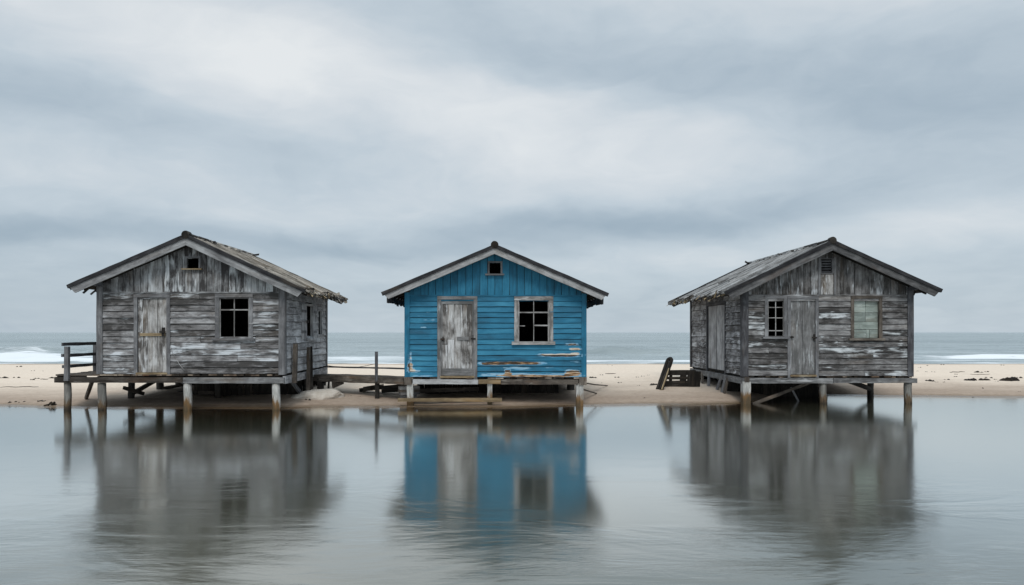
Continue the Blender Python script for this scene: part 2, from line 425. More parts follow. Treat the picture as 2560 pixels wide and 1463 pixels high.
def swell(x, y):
    z = 0.0
    for yc, xc, xw, amp, wid in ((76, -45, 12, .80, 2.2), (86, -52, 10, .55, 2.5), (68.6, 12, 9, .75, 1.7), (71.5, 26, 8, .45, 1.9), (62, 40, 7, .30, 1.8), (92, 36, 12, .28, 3.0), (100, 16, 12, .22, 3), (108, -20, 14, .22, 3)):
        yy = yc + 1.6 * nz(x * .12, yc) + .5 * nz(x * .5, yc + 4)
        e = math.exp(-((x - xc) / xw) ** 2) * (.75 + .5 * nz(x * .25, yc * 2.0))
        d = y - yy
        z += amp * max(e, 0) * (math.exp(-(d / wid) ** 2) if d > 0 else math.exp(-(d / (wid * .6)) ** 2))
    if y < 260: z += .09 * nz(x * .12, y * .33, 2) + .04 * nz(x * .4, y * .9, 5)
    return z * smooth(49, 54, y)
FOAM = [(-46, 62, 13, 9.5, 1.3), (-58, 70, 13, 4.5, 1.0), (-36, 56, 12, 3.0, .7), (-14, 58, 13, 6.5, .66), (-8, 64, 8, 3.0, .28), (5, 54, 12, 1.6, .45),
        (18.2, 69.3, 4.0, 1.2, 1.05), (14.2, 69.5, 2.5, .7, .5), (22, 58, 9, 4.5, .58), (12, 54.5, 10, 1.6, .62), (39.5, 60.5, 5.5, 2.2, 1.15), (44, 57.5, 5, 1.2, .7), (33, 54.5, 8, 1.4, .5), (-27, 53, 10, 1.6, .4)]
def foam(x, y):
    a = 0.0
    yj = y + 1.5 * nz(x * .13, 1.0) + .5 * nz(x * .45, 7.0)
    for xc, yc, xw, yw, k in FOAM:
        a += k * math.exp(-((x - xc) / xw) ** 2 - ((yj - yc) / yw) ** 2)
    sw = 50.6 + 2.2 * nz(x * .11, 22.0) + .3 * nz(x * .6, 2.0)
    a += .75 * math.exp(-((y - sw) / .75) ** 2) * max(0.0, .6 + 1.3 * nz(x * .17, 31))
    a *= 1 + .5 * nz(x * .5, y * 1.2, 3.3)
    return max(0.0, min(1.3, a))
def sea_mat():
    m, nt, out = new_mat('grey_green_sea')
    pos = nt.add('ShaderNodeNewGeometry').outputs['Position']
    x, y, z = nt.sep(pos)
    iy = nt.math('DIVIDE', 1.0, nt.math('MAXIMUM', y, 1.0))
    xp = nt.math('MULTIPLY', x, iy)                         # wave trains: coordinates that grow with distance offshore
    v1 = nt.comb(nt.math('MULTIPLY', x, .10), nt.math('MULTIPLY', y, .42), 0.0)
    v2 = nt.comb(nt.math('MULTIPLY', x, .022), nt.math('MULTIPLY', y, .055), 3.0)
    v3 = nt.comb(nt.math('MULTIPLY', x, .004), nt.math('MULTIPLY', y, .009), 6.0)
    a1 = nt.noise(v1, 1, 5, .6, .4); a2 = nt.noise(v2, 1, 4, .6, .4); a3 = nt.noise(v3, 1, 4, .6, .3)
    t = nt.math('MULTIPLY_ADD', a1, .40, nt.math('MULTIPLY_ADD', a2, .35, nt.math('MULTIPLY', a3, .25)))
    col = nt.ramp(t, [(.40, (.125, .152, .156)), (.5, (.205, .237, .24)), (.60, (.31, .342, .345))])
    am = nt.attr('amount').outputs['Fac']
    streak = nt.noise(nt.comb(nt.math('MULTIPLY', x, .35), nt.math('MULTIPLY', y, 1.6), 1.0), 1, 5, .65, .6)
    f = nt.mr(nt.math('MULTIPLY_ADD', nt.math('SUBTRACT', streak, .5), 1.5, am), .25, .80)
    nb = nt.bump(nt.math('MULTIPLY_ADD', a2, 4.0, a1), 1.0, .8)
    fr = nt.add('ShaderNodeFresnel'); fr.inputs['IOR'].default_value = 1.33; nt.link(nb, fr.inputs['Normal'])
    rf = nt.math('MULTIPLY_ADD', fr.outputs[0], .72, .10)
    df = nt.add('ShaderNodeBsdfDiffuse'); nt.link(nt.mix(f, col, (.74, .77, .79)), df.inputs['Color'])
    gl = nt.add('ShaderNodeBsdfGlossy'); gl.inputs['Color'].default_value = (.82, .88, .9, 1); gl.inputs['Roughness'].default_value = .34
    nt.link(nb, gl.inputs['Normal'])
    mx = nt.add('ShaderNodeMixShader'); nt.link(nt.math('MULTIPLY', rf, nt.math('MULTIPLY_ADD', f, -.85, 1.0)), mx.inputs[0])
    nt.link(df.outputs[0], mx.inputs[1]); nt.link(gl.outputs[0], mx.inputs[2]); nt.link(mx.outputs[0], out.inputs[0]); return m
def fan_sea():
    ys = axis([(47, 56, .28), (56, 82, .4), (82, 120, .9), (120, 300, 8), (300, 1000, 70), (1000, 9000, 800)])
    N = 340; vs = []; av = []
    for y in ys:
        for i in range(N + 1):
            x = (i / N * 2 - 1) * y * 1.05 + (0 if y < 300 else 0)
            vs.append((x, y, swell(x, y))); av.append(foam(x, y))
    n = N + 1
    fs = [(j * n + i, j * n + i + 1, (j + 1) * n + i + 1, (j + 1) * n + i) for j in range(len(ys) - 1) for i in range(N)]
    me = bpy.data.meshes.new('sea'); me.from_pydata(vs, [], fs); me.materials.append(sea_mat())
    for p in me.polygons: p.use_smooth = True
    a = me.attributes.new('amount', 'FLOAT', 'POINT'); a.data.foreach_set('value', av)
    o = bpy.data.objects.new('sea', me); COL.objects.link(o); struct(o)
fan_sea()

# ------------------------------------------------------------------ huts
def cut(u0, u1, v0, v1, ops, lim=.4):
    """the runs of a board that the openings leave"""
    segs = [(u0, u1)]
    for o in ops:
        ov = min(v1, o[3]) - max(v0, o[2])
        if ov <= lim * (v1 - v0): continue
        new = []
        for a, b in segs:
            if o[1] <= a or o[0] >= b: new.append((a, b)); continue
            if o[0] - a > .02: new.append((a, o[0]))
            if b - o[1] > .02: new.append((o[1], b))
        segs = new
    return segs

def wall(root, org, fr, width, top, apex, ops, mat, gmat, split, rowh, bw=.19, peel=None, joints=0.0, gap=.011, skip=(), name='wall'):
    mb = MB()
    # lining behind the boards, coloured dark for gap shade; open at doors and windows
    cuts = sorted({0.0, width} | ({apex} if apex else set()) | {max(0, min(width, x)) for o in ops for x in (o[0], o[1])})
    for a, b in zip(cuts, cuts[1:]):
        if b - a < .004: continue
        here = sorted([o for o in ops if o[0] <= a + .001 and o[1] >= b - .001], key=lambda o: o[2])
        v = 0.0
        for o in here:
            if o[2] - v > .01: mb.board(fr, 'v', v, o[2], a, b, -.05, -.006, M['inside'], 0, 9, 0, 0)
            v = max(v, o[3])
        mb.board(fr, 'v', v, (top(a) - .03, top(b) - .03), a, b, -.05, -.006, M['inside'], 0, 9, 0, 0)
    n = max(1, round(split / rowh)); h = split / n
    for i in range(n):
        v0, v1 = i * h, (i + 1) * h - gap
        for a, b in cut(0.0, width, v0, v1, ops):
            pts = [a]
            if joints and b - a > 1.2:
                x = a + R.uniform(.5, 2.0)
                while x < b - .5:
                    if R.random() < joints: pts.append(x)
                    x += R.uniform(.8, 2.0)
            pts.append(b)
            for p, q in zip(pts, pts[1:]):
                if any(k[0] == i and k[1] < (p + q) / 2 < k[2] for k in skip): continue
                mb.board(fr, 'u', p + .004, q - .004, v0 + R.uniform(-.006, .004), v1 + R.uniform(-.004, .004), 0, .012 + R.uniform(0, .008), mat, .024 + R.uniform(-.004, .01), .22 if peel else .35, .006, .004, None, peel)
    if gmat:
        m = max(2, round(width / bw)); cw = width / m
        k0 = []
        x = apex
        while x > 0: k0.append(x); x -= cw
        k0.append(0.0); x = apex + cw
        while x < width: k0.append(x); x += cw
        k0.append(width); k0 = sorted(k0)
        for a, b in zip(k0, k0[1:]):
            if b - a < .03: continue
            segs = [(split + .012, None)]
            for o in ops:
                if o[3] <= split + .1: continue
                ov = min(b, o[1]) - max(a, o[0])
                if ov > .4 * (b - a): segs = [(split + .012, o[2]), (o[3], None)]
            for s0, s1 in segs:
                e = (top(a) - .01, top(b) - .01) if s1 is None else s1
                lo = s0 + R.uniform(-.012, .01)
                hi = e if not isinstance(e, tuple) else e
                if isinstance(hi, tuple) and min(hi) - lo < .02:
                    hi = (max(hi[0], lo + .01), max(hi[1], lo + .01))
                mb.board(fr, 'v', lo, hi, a + .006, b - .006, 0, .016 + R.uniform(0, .014), gmat, R.uniform(-.004, .004), .4, .004, .004, None, peel)
        # the strip that covers the joint between the two zones
        for a, b in cut(0, width, split - .03, split + .03, ops, .6):
            mb.board(fr, 'u', a, b, split - .022, split + .02, .012, .034, gmat, 0, .5, .004, .002)
    return mb.build(name, root, org)

def casing(root, org, fr, o, wd, mat, name, sill=None, sillmat=None, out=.05, head=True, extra=0.0):
    """boards round an opening"""
    mb = MB(); u0, u1, v0, v1 = o
    for a, b in ((u0 - wd, u0 + .006), (u1 - .006, u1 + wd)):
        mb.board(fr, 'v', v0 - (0 if sill else wd) + .003, v1 + .004, a, b, -.04, out + R.uniform(-.003, .003), mat, 0, .4, .003, .002)
    mb.board(fr, 'u', u0 - wd - extra, u1 + wd + extra, v1 + .005, v1 + wd, -.04, out + .006, mat, 0, .4, .004, .002)
    if not sill and name != 'door_frame':
        mb.board(fr, 'u', u0 - wd, u1 + wd, v0 - wd, v0 + .001, -.04, out + .004, mat, 0, .4, .004, .002)
    ob = mb.build(name, root, org)
    if sill:
        sb = MB(); sb.board(fr, 'u', u0 - wd - .07, u1 + wd + .05, v0 - sill, v0 + .002, -.04, out + .06, sillmat or mat, .006, .4, .004, .003)
        sb.build('sill', ob, org)
    return ob
def bars(win, org, fr, lst, mat):
    for (a, b, c, d) in lst:
        mb = MB()
        if b - a > d - c: mb.board(fr, 'u', a, b, c, d, -.028, .004, mat, 0, .3, .003, .003)
        else: mb.board(fr, 'v', c, d, a, b, -.024, .008, mat, 0, .3, .003, .003)
        mb.build('muntin', win, org)

def shards(mb, P, dirs, n, spread, ln, wd, mats):
    for _ in range(n):
        t = R.random(); p = Vector(P[0]).lerp(Vector(P[1]), t)
        p += Vector((R.uniform(-1, 1) * spread, 0, R.uniform(-1, 1) * spread * .5))
        d = Vector(dirs) + Vector((R.gauss(0, .35), R.gauss(0, .45), R.gauss(0, .30)))
        d.normalize(); L = R.uniform(*ln); w = R.uniform(*wd)
        mb.beam(p - d * L * .4, p + d * L * .6, w, R.uniform(.006, .016), R.choice(mats), .2, w * .15, None, (R.uniform(-1, 1), R.uniform(-1, 1), R.uniform(-.2, 1)))

def roof(root, org, Xa, za, tips, Y0, Y1, mat, under, ragged, barge_h=.21, barge_mat=None, ridge_r=.105, clean=False):
    barge_mat = barge_mat or M['barge']; LY = Y1 - Y0
    for (Xt, zt) in tips:
        sg = 1 if Xt > Xa else -1
        V = Vector((Xt - Xa, 0, zt - za)); L = V.length; V.normalize()
        W = Vector((-V.z * sg, 0, V.x * sg)); U = Vector((0, 1, 0))
        fr = Fr((Xa, Y0, za), U, V, W); tn = abs(V.z / V.x)
        rg = ragged.get(sg, 0)
        mb = MB()
        mb.board(fr, 'v', (.03, .03), L - .04, .01, LY - .01, -.06, -.022, M['dark'], 0, 3, 0, 0)
        u = 0.0
        while u < LY - .05:
            w = min(R.uniform(.2, .34), LY - u)
            e = L + (R.uniform(-.01, .02) if not rg else R.uniform(-.05, .10) * rg)
            lift = R.uniform(0, .018) * (1 + rg)
            brk = rg and R.random() < .6
            if brk:        # a plank in two lengths, one lapped over the other
                c = L * R.uniform(.35, .7)
                mb.board(fr, 'v', 0, c + .08, u, u + w - .008, -.02 + lift, .022 + lift, mat, .012, .35, .008, .008)
                mb.board(fr, 'v', c, e, u + R.uniform(-.02, .02), u + w - .008, -.032 + lift, .004 + lift, mat, .010, .35, .01, .010)
            else:
                mb.board(fr, 'v', 0, e, u, u + w - .008, -.02 + lift, .012 + lift, mat, .012, .35, .006 + .004 * rg, .004 + .008 * rg)
            u += w
        sl = mb.build('roof_slope', root, org)
        # rafters under the sheet
        rb = MB(); k = .35
        while k < LY - .2:
            rb.board(fr, 'v', (.12, .04), L - .10, k, k + .05, -.16, -.06, M['dark'], 0, 1, .002, .002); k += .62
        rb.build('rafter', sl, org)
        if rg:
            fb = MB(); P0, P1 = fr.p(.15, L, -.03), fr.p(LY, L, -.03)
            shards(fb, (P0, P1), (V.x, 0, V.z - .35), int(95 * rg), .07, (.10, .26), (.02, .075), [M['straw'], M['dark'], M['brown'], M['roofdark'], mat])
            shards(fb, (fr.p(.05, L - .08, .02), fr.p(LY, L - .08, .02)), (V.x, 0, V.z), int(50 * rg), .06, (.12, .3), (.03, .09), [mat, M['dark'], M['brown']])
            fb.build('eave_fringe', sl, org)['kind'] = 'stuff'
            db = MB()
            shards(db, (fr.p(.35, .12, .07), fr.p(LY * .85, .14, .06)), (V.x, .3, V.z + .25), int(30 * rg), .05, (.04, .13), (.02, .06), [M['dark'], M['roofdark'], mat, mat])
            c = fr.p(LY * .94, .12, .10)
            shards(db, (c, c + Vector((0, .2, 0))), (sg * .9, .2, -.1), 3, .03, (.15, .3), (.04, .07), [M['dark']])
            db.build('shingle_debris', sl, org)['kind'] = 'stuff'
        # bargeboards, mitred at the ridge
        for u0, u1 in ((-.045, .002), (LY, LY + .04)):
            bb = MB()
            lo, hi = -.03 - barge_h, -.028
            bb.board(fr, 'v', (0, 0), (0, 0), u0, u1, lo, hi, barge_mat) if False else None
            fb2 = Fr(fr.p(0, 0, 0), V, W, Vector((0, -1, 0)))
            bb.board(fb2, 'u', (-lo * tn, -hi * tn), (L - .05, L + .015), lo, hi, -u1, -u0, barge_mat, 0, .5, .005, .004)
            bb.build('bargeboard', root, org)
            eb = MB()   # thin dark drip edge of the sheet over the bargeboard
            eb.board(fb2, 'u', (.045 * tn, -.052 * tn), L + .06, -.045, .052, -u1 - .01, -u0 + .035, M['edge'], 0, .3, .006, .004)
            eb.build('drip_edge', sl, org)
    rp = MB()
    n = 9
    for i in range(n):
        rr_ = ridge_r if i == 0 else ridge_r * .62
        ya = Y0 - .09 + (0 if i == 0 else .2 + (LY - .05) * (i - 1) / (n - 1)); yb = Y0 - .09 + .2 + (LY - .05) * i / (n - 1) - .012
        rp.tube([(Xa, ya, za + .035), (Xa, ya + .02, za + .035), (Xa + R.uniform(-.01, .01), yb, za + .035)], [rr_ * .93, rr_, rr_ * .95], M['dark'] if i < 3 else mat, 14, .03)
    rp.build('ridge_pole', root, org)

def floor_(root, org, X0, X1, Y0, Y1, zf, beam_spec, ends=True, bh=.15):
    mb = MB(); x = X0 + .02
    while x < X1 - .05:
        w = min(R.uniform(.16, .24), X1 - .02 - x)
        fr = Fr((x, Y0, zf), (0, 1, 0), (1, 0, 0), (0, 0, 1))
        mb.board(fr, 'u', R.choice((-.06, -.03, .05, .12, .02)) + R.uniform(-.03, .03), Y1 - Y0, 0, w - R.choice((.012, .012, .05)), -.054 + R.uniform(-.008, .006), -.022 + R.uniform(-.006, .006), M['floorends'], 0, 2.0, .004, .002)
        x += w
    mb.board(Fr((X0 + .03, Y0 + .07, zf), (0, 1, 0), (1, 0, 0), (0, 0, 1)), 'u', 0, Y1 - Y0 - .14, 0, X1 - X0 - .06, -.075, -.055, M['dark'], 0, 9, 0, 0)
    fl = mb.build('floor', root, org)
    jb = MB(); k = Y0 + .5
    while k < Y1 - .1:
        jb.beam((X0 + .02, k, zf - .13), (X1 - .02, k, zf - .13), .1, .06, M['dark']); k += .7
    jb.build('joist', fl, org)
    for (p0, p1, h, t, mat) in beam_spec:
        b = MB(); b.beam(p0, p1, h, t, mat, .3, .006); b.build('floor_beam', root, org)

def post(root, org, x, y, z0, z1, r, mat, square=False, lean=(0, 0)):
    mb = MB()
    if square: mb.beam((x, y, z0), (x + lean[0], y + lean[1], z1), r * 2, r * 2, mat, .18, .006, None, (1, 0, 0))
    else:
        n = 7; ph = R.random() * 6
        mb.tube([(x + lean[0] * i / n + .008 * math.sin(i * 1.3 + ph), y + lean[1] * i / n, z0 + (z1 - z0) * i / n) for i in range(n + 1)],
                [r * (1.04 - .05 * i / n) for i in range(n + 1)], mat, 12, .03)
    return mb.build('post', root, org)

def shade_skirt(root, org, fr, width, h, mat=None):  # dark boards added under the floor so the space reads as deep shade
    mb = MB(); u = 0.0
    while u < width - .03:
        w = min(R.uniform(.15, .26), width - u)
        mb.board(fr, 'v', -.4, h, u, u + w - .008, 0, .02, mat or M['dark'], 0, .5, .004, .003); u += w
    mb.build('shade_skirt', root, org)

def frames(X0, X1, Y0, Y1, zf):
    return dict(front=Fr((X0, Y0, zf), (1, 0, 0), (0, 0, 1), (0, -1, 0)), right=Fr((X1, Y0, zf), (0, 1, 0), (0, 0, 1), (1, 0, 0)),
                left=Fr((X0, Y1, zf), (0, -1, 0), (0, 0, 1), (-1, 0, 0)), back=Fr((X1, Y1, zf), (-1, 0, 0), (0, 0, 1), (0, 1, 0)))
def corners(root, org, X0, X1, Y0, Y1, zf, hl, hr, mat, wd=.11, low=-.03):
    for (x, sx, h) in ((X0, -1, hl), (X1, 1, hr)):
        for (y, sy) in ((Y0, -1), (Y1, 1)):
            mb = MB()
            f = Fr((x, y, zf), (-sx, 0, 0), (0, 0, 1), (0, sy, 0))
            mb.board(f, 'v', low, h, -.046, wd, .034, .060, mat, 0, .5, .004, .002)
            g = Fr((x, y, zf), (0, -sy, 0), (0, 0, 1), (sx, 0, 0))
            mb.board(g, 'v', low + .004, h - .004, -.033, wd, .034, .0585, mat, 0, .5, .004, .002)
            mb.build('corner_board', root, org)

def topline(Xa, za, XL, zL, XR, zR, X0, zf, drop=.075):
    """height of the underside of the roof along the front wall (u from X0)"""
    sl = (za - zL) / (Xa - XL); sr = (za - zR) / (XR - Xa)
    def top(u):
        x = X0 + u
        return (za - (Xa - x) * sl if x < Xa else za - (x - Xa) * sr) - drop - zf
    return top

def door_leaf(root, org, fr, o, mat, rails=(), planks=6, battens=(), latches=(), fmat=None, wd=.11, frame_out=.055, head=.11):
    u0, u1, v0, v1 = o; mb = MB(); w = (u1 - u0 - .02) / planks
    for i in range(planks):
        a = u0 + .01 + i * w
        split_v = v0 + (v1 - v0) * R.uniform(.35, .6) if R.random() < .35 else None
        if split_v:
            mb.board(fr, 'v', v0 + .012, split_v - .004, a + .003, a + w - .003, -.03, .006, mat, 0, .4, .003, .002)
            mb.board(fr, 'v', split_v, v1 - .012, a + .003, a + w - .003, -.03, .008, mat, 0, .4, .003, .002)
        else: mb.board(fr, 'v', v0 + .012, v1 - .012, a + .003, a + w - .003, -.03, .004 + R.uniform(0, .006), mat, 0, .4, .003, .002)
    d = mb.build('door', root, org)
    if rails:
        rb = MB()
        for (a, b, c, e) in rails:
            rb.board(fr, 'u' if b - a > e - c else 'v', *((a, b, c, e) if b - a > e - c else (c, e, a, b)), .010, .026 + R.uniform(0, .003), fmat or mat, 0, .4, .003, .002)
        rb.build('rail', d, org)
    for (a, b, c, e, m2) in battens:
        bb = MB(); bb.board(fr, 'u', a, b, c, e, .012, .04, m2, 0, .3, .004, .003); bb.build('batten', d, org)
    for (a, b, c, e) in latches:
        lb = MB(); lb.board(fr, 'v', c, e, a, b, .008, .05, M['iron'], 0, .1, .003, .002)
        lb.board(fr, 'u', a - .05, b + .03, (c + e) / 2 - .02, (c + e) / 2 + .02, .05, .075, M['iron'], 0, .1, .002, .002); lb.build('latch', d, org)
    casing(d, org, fr, o, wd, fmat or mat, 'door_frame', None, None, frame_out)
    tb = MB(); tb.board(fr, 'u', u0 - .02, u1 + .02, v0 - .05, v0 + .004, -.04, .075, M['plank'], 0, .4, .003, .002); tb.build('threshold', d, org)
    return d

# ---- the left hut -------------------------------------------------------
def left_hut():
    Y0, Y1 = 20.0, 24.85; s = F / Y0
    X0, X1 = fx(247, Y0), fx(705, Y0); zf = fz(929.5, Y0)
    org = Vector(((X0 + X1) / 2, (Y0 + Y1) / 2, 0.0))
    root = thing('beach_hut', org, 'weathered grey plank hut on stilts with railed side porch and four pane window', 'hut', 'abandoned huts on stilts')
    U = lambda px: fx(px, Y0) - X0
    V = lambda py: fz(py, Y0) - zf
    fr = frames(X0, X1, Y0, Y1, zf)
    Yr = 19.62; Xa, za = fx(464, Yr), fz(588, Yr)
    tipL, tipR = (fx(176, Yr), fz(712, Yr)), (fx(754, Yr), fz(722, Yr))
    top = topline(Xa, za, *tipL, *tipR, X0, zf)
    door = (U(343), U(417), .02, V(741)); win = (U(546), U(621), V(842), V(741)); vent = (U(466), U(496), V(669), V(643))
    split = V(728); ua = Xa - X0
    wall(root, org, fr['front'], X1 - X0, top, ua, [door, win, vent], M['grey'], M['gable'], split, .166, .19, None, .45, .012)
    # side wall towards the middle hut: one shuttered window, one narrow window
    D = Y1 - Y0; sv = lambda px: F * -X1 / (HX - px) - Y0
    hR, hL = top(X1 - X0) , top(0)
    wA = (2.30, 3.0, fz(842, 22.5) - zf, fz(762, 22.5) - zf); wB = (3.72, 4.22, fz(832, 24) - zf, fz(775, 24) - zf)
    wall(root, org, fr['right'], D, lambda u: hR, None, [wA, wB], M['side'], None, hR - .02, .2, .19, None, .8, .010)
    wall(root, org, fr['left'], D, lambda u: hL, None, [], M['grey'], None, hL - .02, .17, .19, None, .5)
    bt = lambda u: top(X1 - X0 - u)
    wall(root, org, fr['back'], X1 - X0, bt, X1 - Xa, [], M['grey'], M['gable'], split, .17, .19, None, .4)
    corners(root, org, X0, X1, Y0, Y1, zf, hL - .02, hR - .02, M['trim'])
    door_leaf(root, org, fr['front'], door, M['door'], [], 6, [(U(350), U(412), V(836), V(829), M['plank'])], [(U(404), U(411), V(837), V(815))], M['trim'], .085)
    lb = MB(); 
    w = casing(root, org, fr['front'], win, .10, M['trim'], 'window', .055, M['trim'])
    um = U(583)
    st = M['window']
    bars(w, org, fr['front'], [(um - .010, um + .010, win[2], win[3]), (win[0], um - .013, V(772.5), V(769.5)), (um + .013, win[1], V(772.5), V(769.5)),
                               (win[0] - .002, win[0] + .03, win[2], win[3]), (win[1] - .03, win[1] + .002, win[2], win[3]), (win[0] + .03, win[1] - .03, win[2], win[2] + .025)], st)
    casing(root, org, fr['front'], vent, .045, M['trim'], 'vent', .03, M['plank'], .045)
    # side windows
    w2 = casing(root, org, fr['right'], wA, .07, M['sidetrim'], 'window', .06, M['sidetrim'], .035)
    for a, b, ang in ((wA[0] - .60, wA[0] - .08, 0), (wA[1] + .08, wA[1] + .46, 0)):
        sh = MB(); n = 3
        for i in range(n):
            sh.board(fr['right'], 'v', wA[2] - .03, wA[3] + .04, a + (b - a) * i / n + .004, a + (b - a) * (i + 1) / n - .004, .03, .042, M['side'], 0, .4, .003, .002)
        for vv in (wA[2] + .15, wA[3] - .2): sh.board(fr['right'], 'u', a + .02, b - .02, vv, vv + .08, .042, .052, M['trim'], 0, .4, .003, .002)
        sh.build('shutter', w2, org)
    hm = MB(); hm.board(fr['right'], 'v', wA[2] + .45, wA[2] + .52, wA[0] - .3, wA[0] - .12, .1, .12, M['iron'], 0, .1, .002, .002); hm.build('hinge', w2, org)
    casing(root, org, fr['right'], wB, .12, M['side'], 'window', None, None, .035)
    roof(root, org, Xa, za, (tipL, tipR), Yr, Y1 + .10, M['roof'], None, {1: 1.0, -1: .3}, .185)
    # plates carrying the eaves
    for x, h in ((X0 + .05, hL), (X1 - .05, hR)):
        pb = MB(); pb.beam((x, Yr + .03, zf + h - .09), (x, Y1, zf + h - .09), .11, .1, M['darktrim']); pb.build('wall_plate', root, org)
    # porch on the left and floor
    XP = fx(143, Y0)
    bz = fz(946, Y0)
    floor_(root, org, X0, X1, Y0 - .05, Y1, zf, [((fx(455, Y0), Y0 - .09, bz), (X1 + .05, Y0 - .09, bz), .15, .09, M['beam']), ((XP, Y0 - .10, fz(944.5, Y0)), (fx(462, Y0) - .02, Y0 - .10, fz(945, Y0)), .145, .10, M['shadebrown']),
                                           ((X1 + .035, Y0 - .04, zf - .17), (X1 + .035, Y1, zf - .16), .2, .07, M['side']), ((X0 - .02, Y0, zf - .15), (X0 - .02, Y1, zf - .15), .16, .07, M['dark']), ((X0, Y1 - .04, zf - .15), (X1, Y1 - .04, zf - .15), .16, .07, M['dark'])])
    pm = MB(); y = Y0 - .14
    while y < Y0 + 1.75:
        w_ = R.uniform(.15, .21); f = Fr((XP + R.uniform(0, .05), y, zf - .02), (1, 0, 0), (0, 1, 0), (0, 0, 1))
        pm.board(f, 'u', 0, (X0 - XP + .1), 0, w_ - .012, -.035, R.uniform(-.006, .006), M['brown'], 0, .4, .005, .004); y += w_
    # ragged apron of planks in front of the wall
    x = X0 - .1
    while x < fx(465, Y0):
        w_ = R.uniform(.08, .2); f = Fr((x, Y0 - .02, zf - .02), (0, -1, 0), (1, 0, 0), (0, 0, 1))
        pm.board(f, 'u', 0, R.uniform(.10, .16), 0, w_ - .01, -.03, R.uniform(-.005, .004), M['floorends'], 0, .1, .004, .003); x += w_
    po = pm.build('porch', root, org)
    sbm = MB(); sbm.beam((XP + .06, Y0 - .05, zf - .13), (XP - .25, Y0 + 1.8, zf - .13), .14, .08, M['brown']); sbm.build('porch_beam', po, org)
    # railing: front post, rear post, three rails running back along the porch edge
    pf = Vector((fx(169, Y0 - .12), Y0 - .17, 0)); pb_ = Vector((fx(237, 21.75), 21.75, 0))
    rl = MB(); rl.beam((pf.x, pf.y, zf - .18), (pf.x + .01, pf.y, fz(862, Y0)), .105, .10, M['trim'], .3, .006, None, (1, 0, 0)); ra = rl.build('railing', root, org)
    q = MB(); q.beam((pb_.x, pb_.y, zf - .1), (pb_.x, pb_.y, fz(856, 21.75)), .09, .09, M['darktrim'], .3, .006, None, (1, 0, 0)); q.build('railing_post', ra, org)
    for (ya, yb, h, xx) in ((857, 854.5, .085, 152), (885, 881, .085, 151), (913, 906, .085, 153)):
        A = Vector((fx(xx, 19.85), 19.75, fz(ya, 19.85))); B = Vector((pb_.x + .06, pb_.y + .06, fz(yb, 21.75)))
        d = (B - A); q = MB(); q.beam(A + Vector((0, .16, 0)), B, h, .05, M['darktrim'], .4, .006); q.build('rail', ra, org)
    # stilts
    for px in (255, 468, 688):
        p = post(root, org, fx(px, Y0), Y0 - .02, -.6, zf - .25, .105, M['postwhite'] if px > 400 else M['postgrey'])
    post(root, org, fx(170, Y0), Y0 - .03, -.6, zf - .2, .088, M['postgrey'])
    for (x, y, r) in ((X0 + .02, 21.7, .09), (X0 + .05, 23.45, .11), (X0 + .05, 24.8, .1), (-8.1, 21.9, .09), (-8.1, 24.7, .1), (X1 - .06, 22.6, .1), (X1 - .08, 24.75, .12)):
        post(root, org, x, y, -.3, zf - .2, r, M['postdark'])
    for (a, b, t) in (((fx(242, 21), 20.75, .72), (fx(209, 21.6), 21.7, .14), .12), ((X0 + .1, 21.1, .5), (X0 + .35, 21.75, .28), .1), ((X0 + .05, 21.75, .3), (X0 + .15, 23.4, .68), .11), ((X0 + .1, 23.4, .3), (-8.1, 24.3, .72), .1), ((-8.2, 21.9, .3), (X0 + .6, 23.2, .2), .1)):
        q = MB(); q.beam(a, b, t, .07, M['drift']); q.build('brace', root, org)
    q = MB(); q.beam((fx(720, 21.6), 21.6, zf - .22), (fx(748, 22.0), 22.2, .2), .09, .08, M['trim']); q.build('brace', root, org)
    shade_skirt(root, org, Fr((X1 - .1, Y1 - .1, 0), (-1, 0, 0), (0, 0, 1), (0, 1, 0)), X1 - X0 - .25, zf - .08)
    shade_skirt(root, org, Fr((X1 - .12, 22.35, 0), (-1, 0, 0), (0, 0, 1), (0, 1, 0)), X1 - .12 + 9.0, zf - .08)
    # wire snagged on the front wall
    q = MB(); c = [fr['front'].p(U(427 + 14 * t + 20 * t * t), V(862 + 58 * t), .06 + .02 * math.sin(t * 9)) for t in [i / 8 for i in range(9)]]
    q.tube(c, .006, M['window'], 5); q.build('hanging_wire', root, org)
    return root, X1, zf

